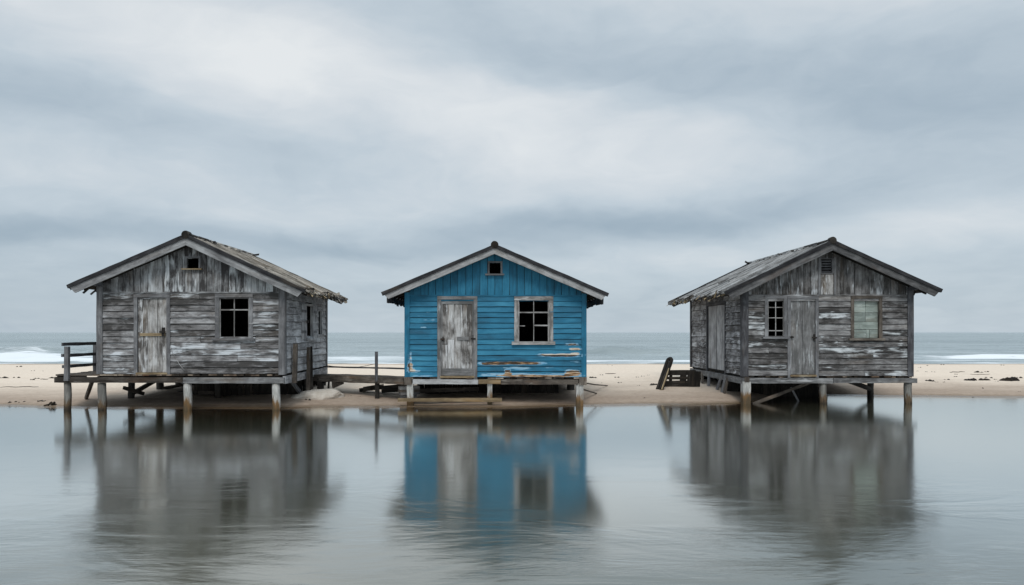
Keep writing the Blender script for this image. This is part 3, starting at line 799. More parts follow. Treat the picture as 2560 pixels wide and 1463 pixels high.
# ---- the blue hut -------------------------------------------------------
def blue_hut():
    Y0, Y1 = 21.0, 26.0
    X0, X1 = fx(1012, Y0), fx(1454, Y0); zf = fz(937.5, Y0)
    org = Vector(((X0 + X1) / 2, (Y0 + Y1) / 2, 0.0))
    root = thing('beach_hut', org, 'bright blue painted hut with peeling lower boards and pale wooden door', 'hut', 'abandoned huts on stilts')
    U = lambda px: fx(px, Y0) - X0
    V = lambda py: fz(py, Y0) - zf
    fr = frames(X0, X1, Y0, Y1, zf)
    Yr = 20.62; Xa, za = fx(1231, Yr), fz(613, Yr)
    tipL, tipR = (fx(956, Yr), fz(730, Yr)), (fx(1508, Yr), fz(732, Yr))
    top = topline(Xa, za, *tipL, *tipR, X0, zf)
    door = (U(1097), U(1179), .02, V(746)); win = (U(1290), U(1366), V(850), V(748)); vent = (U(1218), U(1246), V(682), V(655))
    split = V(736); ua = Xa - X0; W_ = X1 - X0
    wall(root, org, fr['front'], W_, top, ua, [door, win, vent], M['blue'], M['blue'], split, .152, .205, None, .0, .010)
    D = Y1 - Y0; hR, hL = top(W_), top(0)
    wall(root, org, fr['right'], D, lambda u: hR, None, [], M['blue'], None, hR - .02, .155, .19)
    wall(root, org, fr['left'], D, lambda u: hL, None, [], M['blue'], None, hL - .02, .155, .19)
    wall(root, org, fr['back'], W_, lambda u: top(W_ - u), X1 - Xa, [], M['blue'], M['blue'], split, .155, .2)
    corners(root, org, X0, X1, Y0, Y1, zf, hL - .12, hR - .12, M['blue'], .085)
    # corner blocks under the eaves
    for x, h in ((X0 + .02, hL), (X1 - .02, hR)):
        pb = MB(); pb.beam((x, Yr + .12, zf + h - .06), (x, Y1, zf + h - .06), .13, .13, M['brown']); pb.build('wall_plate', root, org)
    b = .07
    door_leaf(root, org, fr['front'], door, M['door'], [(door[0] + .01, door[1] - .01, door[3] - .12, door[3] - .01), (door[0] + .01, door[1] - .01, .03, .23), (door[0] + .01, door[0] + .05, .23, door[3] - .12), (door[1] - .05, door[1] - .01, .23, door[3] - .12)], 5,
              [(U(1137), U(1166), V(846), V(838), M['greydoor'])], [(U(1176), U(1181), V(852), V(834)), (U(1101), U(1104), V(850), V(838))], M['greydoor'], .095)
    w = casing(root, org, fr['front'], win, .115, M['window'], 'window', .085, M['window'])
    um = U(1328)
    bars(w, org, fr['front'], [(um - .010, um + .010, win[2], win[3]), (win[0], um - .014, V(779), V(776)), (um + .014, win[1], V(779), V(776)), (um + .014, win[1], V(811.5), V(808.5)), (win[0], win[0] + .18, V(812), V(810)),
                               (win[1] - .03, win[1] + .002, win[2], win[3]), (win[0] - .002, win[0] + .022, win[2], win[3])], M['window'])
    casing(root, org, fr['front'], vent, .045, M['trim'], 'vent', .04, M['trim'], .045)
    roof(root, org, Xa, za, (tipL, tipR), Yr, Y1 + .1, M['roofdark'], None, {}, .16, M['whitebarge'])
    for (Xt, zt, sg) in ((tipL[0], tipL[1], -1), (tipR[0], tipR[1], 1)):     # sagging fascia along the eaves
        fb = MB(); f = Fr((Xt - sg * .06, Yr + .05, zt - .05), (0, 1, 0), (0, 0, 1), (sg, 0, 0))
        n = 14; LY = Y1 + .05 - Yr
        for i in range(n):
            fb.board(f, 'v', -.17 - R.uniform(0, .06), 0, LY * i / n, LY * (i + 1) / n - .02, -.02, .0, M['darktrim'], 0, .2, .006, .004)
        fb.build('fascia', root, org)
    bz = fz(948, Y0); yb = Y0 - .08
    floor_(root, org, X0, X1, Y0 - .04, Y1, zf, [((fx(1028, Y0), yb, fz(949, Y0)), (fx(1190, Y0), yb, fz(950, Y0)), .13, .08, M['whitebeam']), ((fx(1191, Y0), yb - .01, fz(948.5, Y0)), (fx(1246, Y0), yb - .01, fz(949.5, Y0)), .12, .08, M['plank']), ((fx(1247, Y0), yb, fz(950, Y0)), (fx(1438, Y0), yb, fz(950, Y0)), .135, .08, M['brown']),
                                           ((X0, Y0 - .02, zf - .14), (X0, Y1, zf - .14), .16, .08, M['brown']), ((X1, Y0 - .02, zf - .14), (X1, Y1, zf - .14), .16, .08, M['brown']), ((X0, Y1 - .04, zf - .15), (X1, Y1 - .04, zf - .15), .16, .07, M['dark'])])
    for px, w_ in ((1017, .21), (1449, .21)):
        q = MB(); q.beam((fx(px, Y0), yb - .05, zf - .115), (fx(px, Y0), yb + .2, zf - .115), w_, .2, M['brown'], .3, .01); q.build('beam_block', root, org)
    for px, r in ((1021, .085), (1219, .068), (1442, .095)):
        post(root, org, fx(px, Y0), Y0 - .0, -.4, zf - .18, r, M['postwhite'], True)
    for (x, y, r) in ((X1 - .12, 23.7, .12), (X0 + .1, 23.6, .1), (X0 + .1, 25.8, .1), (X1 - .1, 25.8, .1), (0, 23.5, .1)):
        post(root, org, x, y, -.2, zf - .2, r, M['postdark'])
    shade_skirt(root, org, Fr((X1 - .35, Y1 - .1, 0), (-1, 0, 0), (0, 0, 1), (0, 1, 0)), W_ - .45, zf - .08)
    shade_skirt(root, org, Fr((1.75, 22.9, 0), (-1, 0, 0), (0, 0, 1), (0, 1, 0)), 1.75 - X0 - .15, zf - .08)
    return root, X0, X1, zf

# ---- the right hut ------------------------------------------------------
def right_hut():
    Y0, Y1 = 21.8, 27.7
    X0, X1 = fx(1850, Y0), fx(2267, Y0); zf = fz(934.5, Y0)
    org = Vector(((X0 + X1) / 2, (Y0 + Y1) / 2, 0.0))
    root = thing('beach_hut', org, 'dark weathered grey hut with pale green boarded window and louvred gable vent', 'hut', 'abandoned huts on stilts')
    U = lambda px: fx(px, Y0) - X0
    V = lambda py: fz(py, Y0) - zf
    fr = frames(X0, X1, Y0, Y1, zf)
    Yr = 21.35; Xa, za = fx(2070, Yr), fz(602, Yr)
    tipL, tipR = (fx(1808, Yr), fz(728, Yr)), (fx(2336, Yr), fz(722, Yr))
    top = topline(Xa, za, *tipL, *tipR, X0, zf)
    door = (U(1966), U(2028), .02, V(744)); w1 = (U(1910), U(1950), V(838), V(744)); w2 = (U(2123), U(2186), V(842), V(744)); vent = (U(2042), U(2070), V(679), V(646))
    split = V(735); ua = Xa - X0; W_ = X1 - X0
    wall(root, org, fr['front'], W_, top, ua, [door, w1, w2, vent], M['darkgrey'], M['darkgable'], split, .158, .205, None, .5, .012)
    D = Y1 - Y0; hR, hL = top(W_), top(0)
    lu = lambda px: Y1 - F * X0 / (px - HX)
    dd = (lu(1762), lu(1806), .05, fz(760, 24.5) - zf)
    wall(root, org, fr['left'], D, lambda u: hL, None, [dd], M['sidegrey'], None, hL - .02, .18, .19, None, .8, .012)
    wall(root, org, fr['right'], D, lambda u: hR, None, [], M['darkgrey'], None, hR - .02, .17, .19, None, .5)
    wall(root, org, fr['back'], W_, lambda u: top(W_ - u), X1 - Xa, [], M['darkgrey'], M['darkgable'], split, .17, .2, None, .4)
    corners(root, org, X0, X1, Y0, Y1, zf, hL - .02, hR - .02, M['darktrim'], .125)
    door_leaf(root, org, fr['front'], door, M['greydoor'], [], 2, [], [(U(2023), U(2028), V(848), V(832)), (U(1967), U(1971), V(842), V(836))], M['trim'], .085)
    a = casing(root, org, fr['front'], w1, .09, M['trim'], 'window', .06, M['trim'])
    um = U(1930)
    bars(a, org, fr['front'], [(um - .010, um + .010, w1[2], w1[3])] + [q for y in (765, 791, 823) for q in ((w1[0], um - .013, V(y + 1), V(y - 1)), (um + .013, w1[1], V(y + 1), V(y - 1)))] +
         [(w1[0] - .002, w1[0] + .025, w1[2], w1[3]), (w1[1] - .02, w1[1] + .002, w1[2], w1[3])], M['window'])
    b = casing(root, org, fr['front'], w2, .085, M['brown'], 'window', .06, M['brown'], .055)
    for (ua_, ub_, va_, vb_) in ((2123, 2155, 764, 744), (2155, 2186, 764, 744), (2123, 2155, 778, 764), (2155, 2186, 778, 764), (2123, 2155, 801, 778), (2155, 2186, 801, 778), (2123, 2186, 820, 801), (2123, 2157, 842, 820), (2157, 2165, 842, 820), (2165, 2186, 842, 820)):
        q = MB(); q.board(fr['front'], 'u', U(ua_) + .005, U(ub_) - .005, V(va_) + .005, V(vb_) - .004, -.06, -.045 + R.uniform(0, .014), M['panel'], 0, .3, .004, .003); q.build('pane', b, org)
    c = casing(root, org, fr['front'], vent, .035, M['trim'], 'vent', None, None, .04)
    for i in range(5):
        v = vent[2] + (vent[3] - vent[2]) * (i + .15) / 5
        q = MB(); q.beam(fr['front'].p(vent[0], v + .02, .005), fr['front'].p(vent[1], v + .02, .005), .05, .014, M['darktrim'], .3, .003, None, (0, -.9, 1)); q.build('slat', c, org)
    q = MB()
    for a0, a1 in ((2041, 2057), (2057, 2072)):
        q.board(fr['front'], 'v', V(733), V(684), U(a0), U(a1) - .006, .03, .045, M['door'], 0, .3, .004, .003)
    q.board(fr['front'], 'v', V(733), V(640), U(2074), U(2079), .03, .05, M['trim'], 0, .4, .003, .002); q.board(fr['front'], 'v', V(733), V(640), U(2035), U(2040), .03, .05, M['trim'], 0, .4, .003, .002)
    q.build('gable_panel', root, org)
    # double door in the side wall
    f = fr['left']; d = MB(); mid = (dd[0] + dd[1]) / 2 + .05
    for (p, q_) in ((dd[0] + .10, mid - .03), (mid + .02, dd[1])):
        n = 3
        for i in range(n): d.board(f, 'v', dd[2], dd[3] - .01, p + (q_ - p) * i / n + .004, p + (q_ - p) * (i + 1) / n - .004, -.02, .012, M['sidetrim'], 0, .5, .003, .002)
    do = d.build('door', root, org)
    casing(do, org, f, dd, .10, M['darktrim'], 'door_frame', None, None, .045)
    roof(root, org, Xa, za, (tipL, tipR), Yr, Y1 + .75, M['roofgrey'], None, {-1: 1.0}, .185, M['darkbarge'])
    for x, h in ((X0 + .05, hL), (X1 - .05, hR)):
        pb = MB(); pb.beam((x, Yr + .03, zf + h - .09), (x, Y1, zf + h - .09), .13, .11, M['darktrim']); pb.build('wall_plate', root, org)
    for (x, d_) in ((X0 + .2, 1), (X1 - .25, 1)):
        pass
    yb = Y0 - .08
    floor_(root, org, X0, X1, Y0 - .05, Y1, zf, [((fx(1846, Y0), yb, fz(947, Y0)), (fx(2068, Y0), yb, fz(947, Y0)), .15, .09, M['beam']), ((fx(2069, Y0), yb - .012, fz(946.5, Y0)), (fx(2276, Y0), yb - .012, fz(946.5, Y0)), .135, .09, M['beam']),
                                           ((X0 - .03, Y0 - .02, zf - .15), (X0 - .03, Y1, zf - .15), .17, .07, M['beam']), ((X1 - .02, Y0, zf - .15), (X1 - .02, Y1, zf - .15), .16, .07, M['dark']), ((X0, Y1 - .04, zf - .15), (X1, Y1 - .04, zf - .15), .16, .07, M['dark'])])
    q = MB(); q.beam((fx(1855, Y0), yb - .06, zf - .11), (fx(1855, Y0), yb + .2, zf - .11), .15, .14, M['brown']); q.build('beam_block', root, org)
    post(root, org, fx(1855, Y0), Y0 - .02, -.5, zf - .17, .11, M['postwhite'], True)
    post(root, org, fx(2048, Y0), Y0, -.5, zf - .18, .095, M['postgrey'])
    post(root, org, fx(2259, Y0), Y0, -.5, zf - .17, .105, M['postgrey'])
    for (x, y, r) in ((X1 - .02, 24.15, .095), (X1 - .05, 27.5, .1), (9.3, 24.6, .1), (9.3, 27.4, .1), (X1 - 1.0, 25.5, .06)):
        post(root, org, x, y, -.4, zf - .2, r, M['postdark'])
    # props under the side wall
    for (pa, pb, yy, m_) in ((1735, 1731, 26.4, 'brown'), (1748, 1752, 25.9, 'brown'), (1764, 1768, 25.2, 'trim'), (1796, 1787, 24.1, 'trim'), (1806, 1800, 23.6, 'trim'), (1812, 1806, 23.4, 'brown')):
        xx = X0 - .03; y_a = F * xx / (pa - HX); y_b = F * (xx - .05) / (pb - HX)
        q = MB(); q.beam((xx, y_a, zf - .1), (xx - .12, y_b, ground(xx - .1, y_b) - .1), .15, .05, M[m_], .3, .008, None, (0, 1, 0)); q.build('prop', root, org)
    for (a_, b_, t, m_) in (((fx(1868, 21.9), 21.75, -.02), (fx(2046, 22.4), 22.5, zf - .12), .085, 'brown'), ((fx(2100, 23.4), 23.4, zf - .2), (X1 + .0, 24.1, .22), .14, 'dark'), ((fx(1972, 22.5), 22.6, .4), (fx(1992, 22.4), 22.5, -.05), .05, 'trim'), ((9.4, 24.6, .3), (10.9, 25.8, .6), .1, 'dark')):
        q = MB(); q.beam(a_, b_, t, .05, M[m_]); q.build('brace', root, org)
    shade_skirt(root, org, Fr((X1 - .05, Y1 - .1, 0), (-1, 0, 0), (0, 0, 1), (0, 1, 0)), W_ - .1, zf - .08)
    shade_skirt(root, org, Fr((9.95, 23.9, 0), (-1, 0, 0), (0, 0, 1), (0, 1, 0)), 9.95 - X0 - .15, zf - .08)
    return root, X0, zf

LH, LX1, Lz = left_hut()
BH, BX0, BX1, Bz = blue_hut()
RH, RX0, Rz = right_hut()

# ------------------------------------------------------------------ boardwalk between the huts
def boardwalk():
    A = Vector((LX1 + .07, 23.1, fz(934, 23.1))); B = Vector((BX0 - .05, 21.35, fz(942, 21.35)))
    root = thing('boardwalk', (A.x, A.y, 0), 'narrow brown plank walkway with one tall post joining a grey hut to the blue hut', 'boardwalk')
    o = root.location.copy()
    d = B - A
    mb = MB()
    side = Vector((-d.y, d.x, 0)).normalized()
    for k in range(4): mb.beam(A + side * (k * .17), B + side * (k * .17), .05, .155, M['brown'], .4, .008)
    mb.build('deck', root, o)
    q = MB(); q.beam(A - side * .1 + Vector((0, 0, -.07)), B - side * .1 + Vector((0, 0, -.07)), .19, .06, M['brown'], .4, .01); q.build('bearer', root, o)
    P = A.lerp(B, (fx(948, 22.0) - A.x) / d.x) - side * .16
    q = MB(); q.beam((P.x, P.y, P.z - .1), (P.x, P.y, fz(875, P.y)), .075, .07, M['darktrim'], .3, .005, None, (1, 0, 0)); q.build('post', root, o)
    q = MB(); q.beam((P.x, P.y + .12, -.1), (P.x, P.y + .12, P.z - .1), .12, .11, M['dark'], .3, .006, None, (1, 0, 0)); q.build('support', root, o)
    S = A + d * .08
    q = MB(); q.beam((S.x - .02, S.y - .05, -.1), (S.x - .02, S.y - .05, S.z - .1), .17, .15, M['dark'], .3, .006, None, (1, 0, 0)); q.build('support', root, o)
    q = MB(); q.beam((LX1 - .1, 24.6, fz(912.5, 24.6)), (P.x, P.y + .08, fz(916, P.y)), .045, .04, M['darktrim'], .4, .004); q.beam((P.x, P.y + .08, fz(916, P.y)), (BX0, 22.4, fz(918, 22.4)), .045, .04, M['darktrim'], .4, .004); q.build('rail', root, o)
    W0 = Vector((LX1 + .1, 24.0, fz(907, 24))); W1 = Vector((P.x, P.y, fz(901, P.y)))
    q = MB(); q.tube([W0.lerp(W1, t) + Vector((0, 0, -.13 * math.sin(math.pi * min(1, t * .9)) )) for t in [i / 14 for i in range(15)]], .007, M['iron'], 5); q.build('wire', root, o)
    # brackets and a torn sheet hanging below
    q = MB(); q.beam((fx(818, 22.7), 22.75, A.z - .1), (fx(816, 22.7), 22.75, A.z - .38), .07, .05, M['dark']); q.beam((S.x, S.y - .04, .52), (fx(815, 22.7), 22.75, .6), .09, .05, M['dark']); q.build('bracket', root, o)
    q = MB()
    f = Fr((fx(826, 22.6), 22.55, A.z - .12), (1, 0, -.06), (.10, -.05, -1), (0, -1, 0))
    q.board(f, 'v', 0, (.22, .0001), 0, .30, -.012, .012, M['brown'], 0, .1, .004, .004)
    q.board(f, 'v', 0, (.24, .08), .02, .36, .013, .03, M['drift'], 0, .1, .006, .01)
    q.build('torn_board', root, o)
boardwalk()

# ------------------------------------------------------------------ loose things
def loose(name, label, cat, beams, group=None, tubes=()):
    c = Vector(beams[0][0]) if beams else Vector(tubes[0][0][0])
    o = Vector((c.x, c.y, ground(c.x, c.y)))
    mb = MB()
    for (a, b, h, t, m_) in beams: mb.beam(a, b, h, t, M[m_], .3, .007)
    for (pts, r, m_) in tubes: mb.tube(pts, r, M[m_], 7, .08)
    return tag(mb.build(name, None, o), label, cat, group)

# stakes beside the left hut's side wall
x = LX1 + .13
loose('stake', 'short thick brown stake standing closest to the front corner of the left grey hut', 'stake', [((x - .0, 20.62, .66), (x + .01, 20.68, fz(856, 20.65)), .15, .10, 'brown')])
loose('stake', 'tall split brown stake standing in the sand under the shuttered side window', 'stake', [((fx(764, 21.9) + .03, 21.95, .05), (x + .05, 21.95, fz(864, 21.9)), .12, .11, 'brown'), ((fx(772, 21.9) + .03, 21.97, .4), (x + .12, 21.95, fz(862, 21.9)), .05, .06, 'dark')])

# long planks lying by the blue hut
yy = 20.82
loose('plank', 'long yellowish plank lying level across two front stilts of the blue hut', 'plank', [((fx(990, yy), yy, fz(995, yy)), (fx(1249, yy), yy, fz(995, yy)), .10, .045, 'plank')])
loose('plank', 'dark low plank half sunk in the sand below the yellowish plank', 'plank', [((fx(1022, 21.15), 21.15, fz(1002, 21.15)), (fx(1245, 21.2), 21.25, fz(1001, 21.2)), .09, .05, 'brown')])
loose('plank', 'brown plank slung in the dark under the blue hut floor', 'plank', [((fx(1030, 22), 22.0, fz(973, 22)), (fx(1192, 22.6), 22.6, fz(968, 22.6)), .12, .04, 'brown')])
def stack():
    for i, (py, a, b, m_, lab) in enumerate(((965.5, 994, 1018, 'window', 'pale short board on top of the little stack left of the blue hut'), (972, 993, 1018, 'brown', 'brown short board in the middle of the little stack left of the blue hut'), (979, 995, 1019, 'beam', 'grey short board at the bottom of the little stack left of the blue hut'))):
        loose('short_board', lab, 'board', [((fx(a, 21.6), 21.55, fz(py, 21.6)), (fx(b, 21.6) + .25, 21.75, fz(py, 21.6)), .07 if i else .09, .25, m_)], 'boards stacked by the blue hut')
    P = (fx(1004, 21.6), 21.65)
    loose('block', 'squat weathered timber block carrying the little board stack left of the blue hut', 'block', [((P[0] - .1, P[1], ground(*P) + .06), (P[0] + .35, P[1] + .1, ground(*P) + .06), fz(982, 21.6) - ground(*P) + .05, .2, 'beam')])
stack()
# dark broken planks left of the blue hut
loose('broken_plank', 'dark broken plank tilted on the sand below the walkway, upper of two', 'plank', [((fx(897, 23.0), 23.0, .30), (fx(1022, 22.6), 22.6, fz(957, 22.6)), .10, .20, 'dark')])
loose('broken_plank', 'dark flat wedge of rotten wood under the tilted plank by the blue hut', 'plank', [((fx(905, 22.9), 22.85, .34), (fx(955, 22.9), 22.9, .42), .12, .1, 'drift'), ((fx(950, 22.6), 22.65, .30), (fx(1015, 22.6), 22.55, .36), .14, .12, 'dark')])

# sticks right of the blue hut
a = hit(1512, 960); loose('stick', 'long thin stick propped from the sand to the right end of the blue hut floor', 'stick', [], None, [([(BX1 - .05, 21.5, fz(951, 21.5)), Vector((BX1 - .05, 21.5, fz(951, 21.5))).lerp(a, .5) + Vector((0, 0, -.02)), a], [.022, .02, .016], 'drift')])
a = hit(1484, 981); loose('stick', 'short thin stick leaning from the sand against the right stilt of the blue hut', 'stick', [], None, [([(BX1 - .05, 21.2, fz(968, 21.2)), a + Vector((0, 0, .02))], [.022, .018], 'drift')])

# bent frame and slatted panel by the right hut
def hairpin():
    Y = 23.9; pts = []
    base, tip = Vector((fx(1641, Y), Y, fz(962, Y) - .1)), Vector((fx(1674, Y), Y + .5, fz(899, Y + .5)))
    d = (tip - base).normalized(); sd = Vector((.62, -.78, .12)).normalized()
    root = thing('bent_frame', (base.x, base.y, ground(base.x, base.y)), 'dark narrow round topped frame leaning on the sand beside the slatted panel', 'frame')
    o = root.location.copy()
    L = (tip - base).length; w = .085
    for i in range(40):
        t = i / 39
        if t < .36: p = base + d * (L * t / .36) - sd * w
        elif t > .64: p = base + d * (L * (1 - t) / .36) + sd * w
        else:
            an = math.pi * (t - .36) / .28; p = tip + d * (w * 1.2 * math.sin(an)) - sd * (w * math.cos(an))
        pts.append(p)
    mb = MB(); mb.tube(pts, .058, M['dark'], 8, .05); mb.build('hoop', root, o)
    mb = MB(); mb.beam(base + sd * .02 - d * .1, tip - d * .05 + sd * .02, .05, .03, M['drift']); mb.build('slat', root, o)
    mb = MB(); mb.beam(base + sd * .07 + Vector((0, -.07, 0)), tip - d * .28 + sd * .07 + Vector((0, -.07, 0)), .035, .03, M['straw']); mb.build('slat', root, o)
hairpin()
def panel():
    Y = 24.5; X0, X1 = fx(1662, Y), fx(1733, Y)
    root = thing('slatted_panel', (X0, Y, ground(X0, Y)), 'dark slatted wooden panel with two open slots standing behind the bent frame', 'panel')
    o = root.location.copy(); zt = fz(922, Y)
    rows = ((921, 934), (937.5, 944.5), (948, 958), (958.2, 985))
    for a, b in rows:
        mb = MB(); mb.beam((X0 - (a - 922) * .004, Y, fz((a + b) / 2, Y)), (X1, Y + .1, fz((a + b) / 2, Y)), (b - a) * Y / F, .04, M['dark'], .4, .005); mb.build('slat', root, o)
    for px in (1668, 1699.5, 1726):
        mb = MB(); w = .09 if px < 1690 else (.2 if px < 1710 else .42)
        x = fx(px, Y); mb.beam((x, Y + .07, ground(x, Y) - .1), (x + .04, Y + .07, zt - .02), w, .05, M['dark'], .3, .005, None, (1, 0, 0)); mb.build('upright', root, o)
panel()

# pale boulder by the left hut
def rock():
    c = hit(785, 992); c = Vector((c.x, c.y + .25, ground(c.x, c.y)))
    bm = bmesh.new(); bmesh.ops.create_icosphere(bm, subdivisions=5, radius=1)
    for v in bm.verts:
        p = v.co.copy(); n = 1 + .16 * nz(p.x * 1.3 + 5, p.y * 1.3, p.z * 1.3) + .06 * nz(p.x * 4, p.y * 4, p.z * 4) + .02 * nz(p.x * 11, p.y * 11, p.z * 11)
        p *= n; zz = p.z
        v.co = Vector((p.x * .72 + .14 * p.z, p.y * .45, max(zz, -.35) * .24 + .01))
    me = bpy.data.meshes.new('boulder'); bm.to_mesh(me); bm.free()
    for f in me.polygons: f.use_smooth = True
    m, nt, out = new_mat('pale_stone')
    pos = nt.add('ShaderNodeNewGeometry').outputs['Position']
    n1 = nt.noise(pos, 5, 6, .65); n2 = nt.noise(pos, 30, 4, .6)
    col = nt.ramp(nt.math('MULTIPLY_ADD', n2, .3, n1), [(.42, (.42, .37, .31)), (.85, (.62, .57, .51))])
    principled(nt, out, col, .9, nt.bump(nt.math('MULTIPLY_ADD', n2, .3, n1), .6, .03)); me.materials.append(m)
    o = bpy.data.objects.new('boulder', me); COL.objects.link(o); o.location = c
    tag(o, 'low smooth pale grey boulder on the sand by the corner of the left hut', 'rock')
rock()

# seaweed scraps and driftwood bits, each where it lies
def scrap(px, py, wpx, hpx, label, group, name='seaweed_scrap', cat='seaweed', mat='weed'):
    P = hit(px / 1.0047, py / 1.0047); sc_ = P.y / F; w = wpx * sc_ * .5; h = max(hpx * sc_ * 1.25, .03)
    mb = MB(); rnd = R.random(); mi = mb.mi(M[mat]); seed = R.random() * 90; nb = max(1, int(wpx / 12))
    lobes = max(2, min(5, 1 + int(wpx / 9)))
    for k in range(lobes):
        cx = (k / (lobes - 1) * 2 - 1) * w * .62 + R.uniform(-.1, .1) * w; rx = w * R.uniform(.38, .62); ry = rx * R.uniform(.5, 1.1) + .03; hh = h * R.uniform(.4, 1.0)
        if k == lobes // 2: hh = h
        hh = min(hh, rx * .75)
        base = len(mb.v); n = 9; rings = 3
        cyo = R.uniform(-.06, .06)
        for j in range(rings):
            f = 1 - j * .36
            for i in range(n):
                a = 2 * math.pi * i / n; rr = f * (1 + .55 * nz(math.cos(a) * 1.6 + seed + k, math.sin(a) * 1.6 + j * .4, k * 3.1))
                xx, yy_ = cx + math.cos(a) * rx * rr, cyo + math.sin(a) * ry * rr
                zz = ground(P.x + xx, P.y + yy_) - .012 + hh * (0, .72, 1.0)[j] * (1 + .3 * nz(i * .9, seed, j))
                mb.v.append(Vector((P.x + xx, P.y + yy_, zz))); mb.pe.append(0)
        mb.v.append(Vector((P.x + cx, P.y + cyo, ground(P.x, P.y) + hh * .98))); mb.pe.append(0); top = len(mb.v) - 1
        for j in range(rings - 1):
            for i in range(n):
                q = [base + j * n + i, base + j * n + (i + 1) % n, base + (j + 1) * n + (i + 1) % n, base + (j + 1) * n + i]
                mb.face(q, [(mb.v[t].x, mb.v[t].y) for t in q], rnd, mi)
        for i in range(n):
            q = [base + (rings - 1) * n + i, base + (rings - 1) * n + (i + 1) % n, top]
            mb.face(q, [(mb.v[t].x, mb.v[t].y) for t in q], rnd, mi)
        q = [base + i for i in range(n)][::-1]; mb.face(q, [(mb.v[t].x, mb.v[t].y) for t in q], rnd, mi)
    ob = mb.build(name, None, P); tag(ob, label, cat, group); return ob
def twig(px, py, wpx, label, group, r=.012):
    P = hit(px / 1.0047, py / 1.0047); w = wpx * P.y / F * .5
    an = R.uniform(-.35, .35); pts = []
    for i in range(8):
        t = i / 7 * 2 - 1; x_, y_ = P.x + t * w * math.cos(an), P.y + t * w * math.sin(an) + .06 * math.sin(i * 1.7 + px)
        pts.append(Vector((x_, y_, ground(x_, y_) + r * .5 + .01 * abs(math.sin(i * 2.1 + px)))))
    mb = MB(); mb.tube(pts, [r * (.5 + .7 * math.sin(math.pi * (i + .6) / 8.2)) for i in range(8)], M['drift'], 6, .15)
    tag(mb.build('twig', None, P), label, 'twig', group)

gl_, lab = 'seaweed scraps left of the railed porch', 'small dark scrap of seaweed on the pale sand left of the railed porch'
for a in ((47, 917, 12, 3), (82, 927, 7, 2), (11, 945, 26, 3), (92, 947, 12, 4), (80, 950, 13, 4), (129, 946, 18, 3), (33, 1006, 16, 3), (55, 1005, 16, 2), (106, 928, 5, 2)): scrap(*a, lab, gl_)
scrap(41, 945, 16, 6, 'rounded dark seaweed lump in the dry sand far left', None)
twig(112, 949, 22, 'thin brown twig ending a row of seaweed left of the porch', None)
twig(50, 968, 88, 'very long thin dark root trailing over the sand far left', None, .010)
twig(102, 1004, 26, 'thin dark twig on the damp sand between the far left root and driftwood', None)
def driftwood():
    P = hit(126 / 1.0047, 1015 / 1.0047)
    b = lambda dx, dy, dz: P + Vector((dx, dy, dz)) * .68
    loose('driftwood', 'knotted black driftwood lying at the water edge left of the porch stilt', 'driftwood', [], None,
          [([b(-.27, 0, .01), b(-.10, .03, .04), b(.02, 0, .09)], [0.014, 0.0245, 0.021], 'weed'), ([b(-.08, -.03, .01), b(.0, 0, .12), b(.05, .02, .15)], [0.014, 0.021, 0.014], 'weed'),
           ([b(.0, .0, .07), b(.10, .02, .09), b(.17, .04, .13)], [0.0245, 0.035, 0.0315], 'weed'), ([b(.02, .04, .02), b(.12, .05, .03), b(.2, .08, .06)], [0.021, 0.021, 0.014], 'drift')])
driftwood()
gr_, lab = 'seaweed scraps right of the right hut', 'small dark scrap of seaweed on the pale sand right of the rightmost hut'
for a in ((2318, 914, 6, 2), (2357, 912, 9, 3), (2298, 919, 7, 1.5), (2293, 928, 6, 1.5), (2333, 930, 6, 2.5), (2316, 930, 6, 2), (2446, 931, 20, 3), (2466, 930, 12, 2), (2391, 936, 7, 2.5), (2387, 942, 8, 3), (2344, 956, 8, 2), (2359, 956, 9, 2),
          (2368, 950, 16, 2.5), (2472, 945, 14, 3), (2487, 949, 8, 3), (2494, 954, 8, 2.5), (2548, 945, 14, 3), (2457, 971, 8, 2.5), (2318, 993, 5, 4), (2286, 995, 5, 3), (2318, 1002, 7, 2), (2400, 997, 4, 2.5), (2432, 993, 7, 3), (2546, 979, 6, 2), (2506, 913, 7, 1.5)): scrap(*a, lab, gr_)
scrap(2325, 953, 20, 4, 'flat pale brown scrap of weed nearest the front beam end of the right hut', None, mat='drift')
scrap(2424, 951, 32, 7, 'large dark two lobed lump of seaweed on the sand, left of the biggest clump', None)
scrap(2462, 951, 25, 5, 'long dark slanting strand of seaweed between the two largest clumps', None)
scrap(2526, 952, 46, 8, 'biggest dark tangle of seaweed near the right edge of the beach', None)
twig(2392, 931, 52, 'long thin dark root lying on the sand behind the seaweed clumps', None, .013)
twig(2452, 937, 45, 'pale thin twig on the sand just in front of the long root', None, .009)
gm_, lab = 'seaweed scraps between the blue hut and the right hut', 'small dark scrap of seaweed on the sand between the blue hut and the right hut'
for a in ((1504, 938, 10, 2.5), (1483, 945, 18, 2.5), (1542, 944, 14, 2), (1593, 943, 8, 2.5), (1621, 938, 6, 2), (1550, 957, 12, 2), (1610, 976, 5, 2.5), (1588, 985, 5, 2), (1610, 996, 8, 1.5), (1520, 913, 5, 1.5), (1530, 914, 4, 1.5), (1596, 964, 8, 5), (1730, 979, 5, 2), (1506, 957, 6, 2), (1512, 964, 9, 3), (1499, 989, 5, 1.5)): scrap(*a, lab, gm_)
scrap(1607, 941, 11, 5, 'humped dark lump of seaweed in mid sand, tallest between blue and right huts', None)
scrap(1635, 963, 20, 10, 'brown tangle of weed piled at the foot of the bent frame', None, mat='drift')
twig(1526, 935, 26, 'thin brown twig on the dry sand right of the blue hut', None)
gk_, lab = 'seaweed scraps in front of the walkway', 'tiny dark scrap of seaweed on the sand in front of the plank walkway'
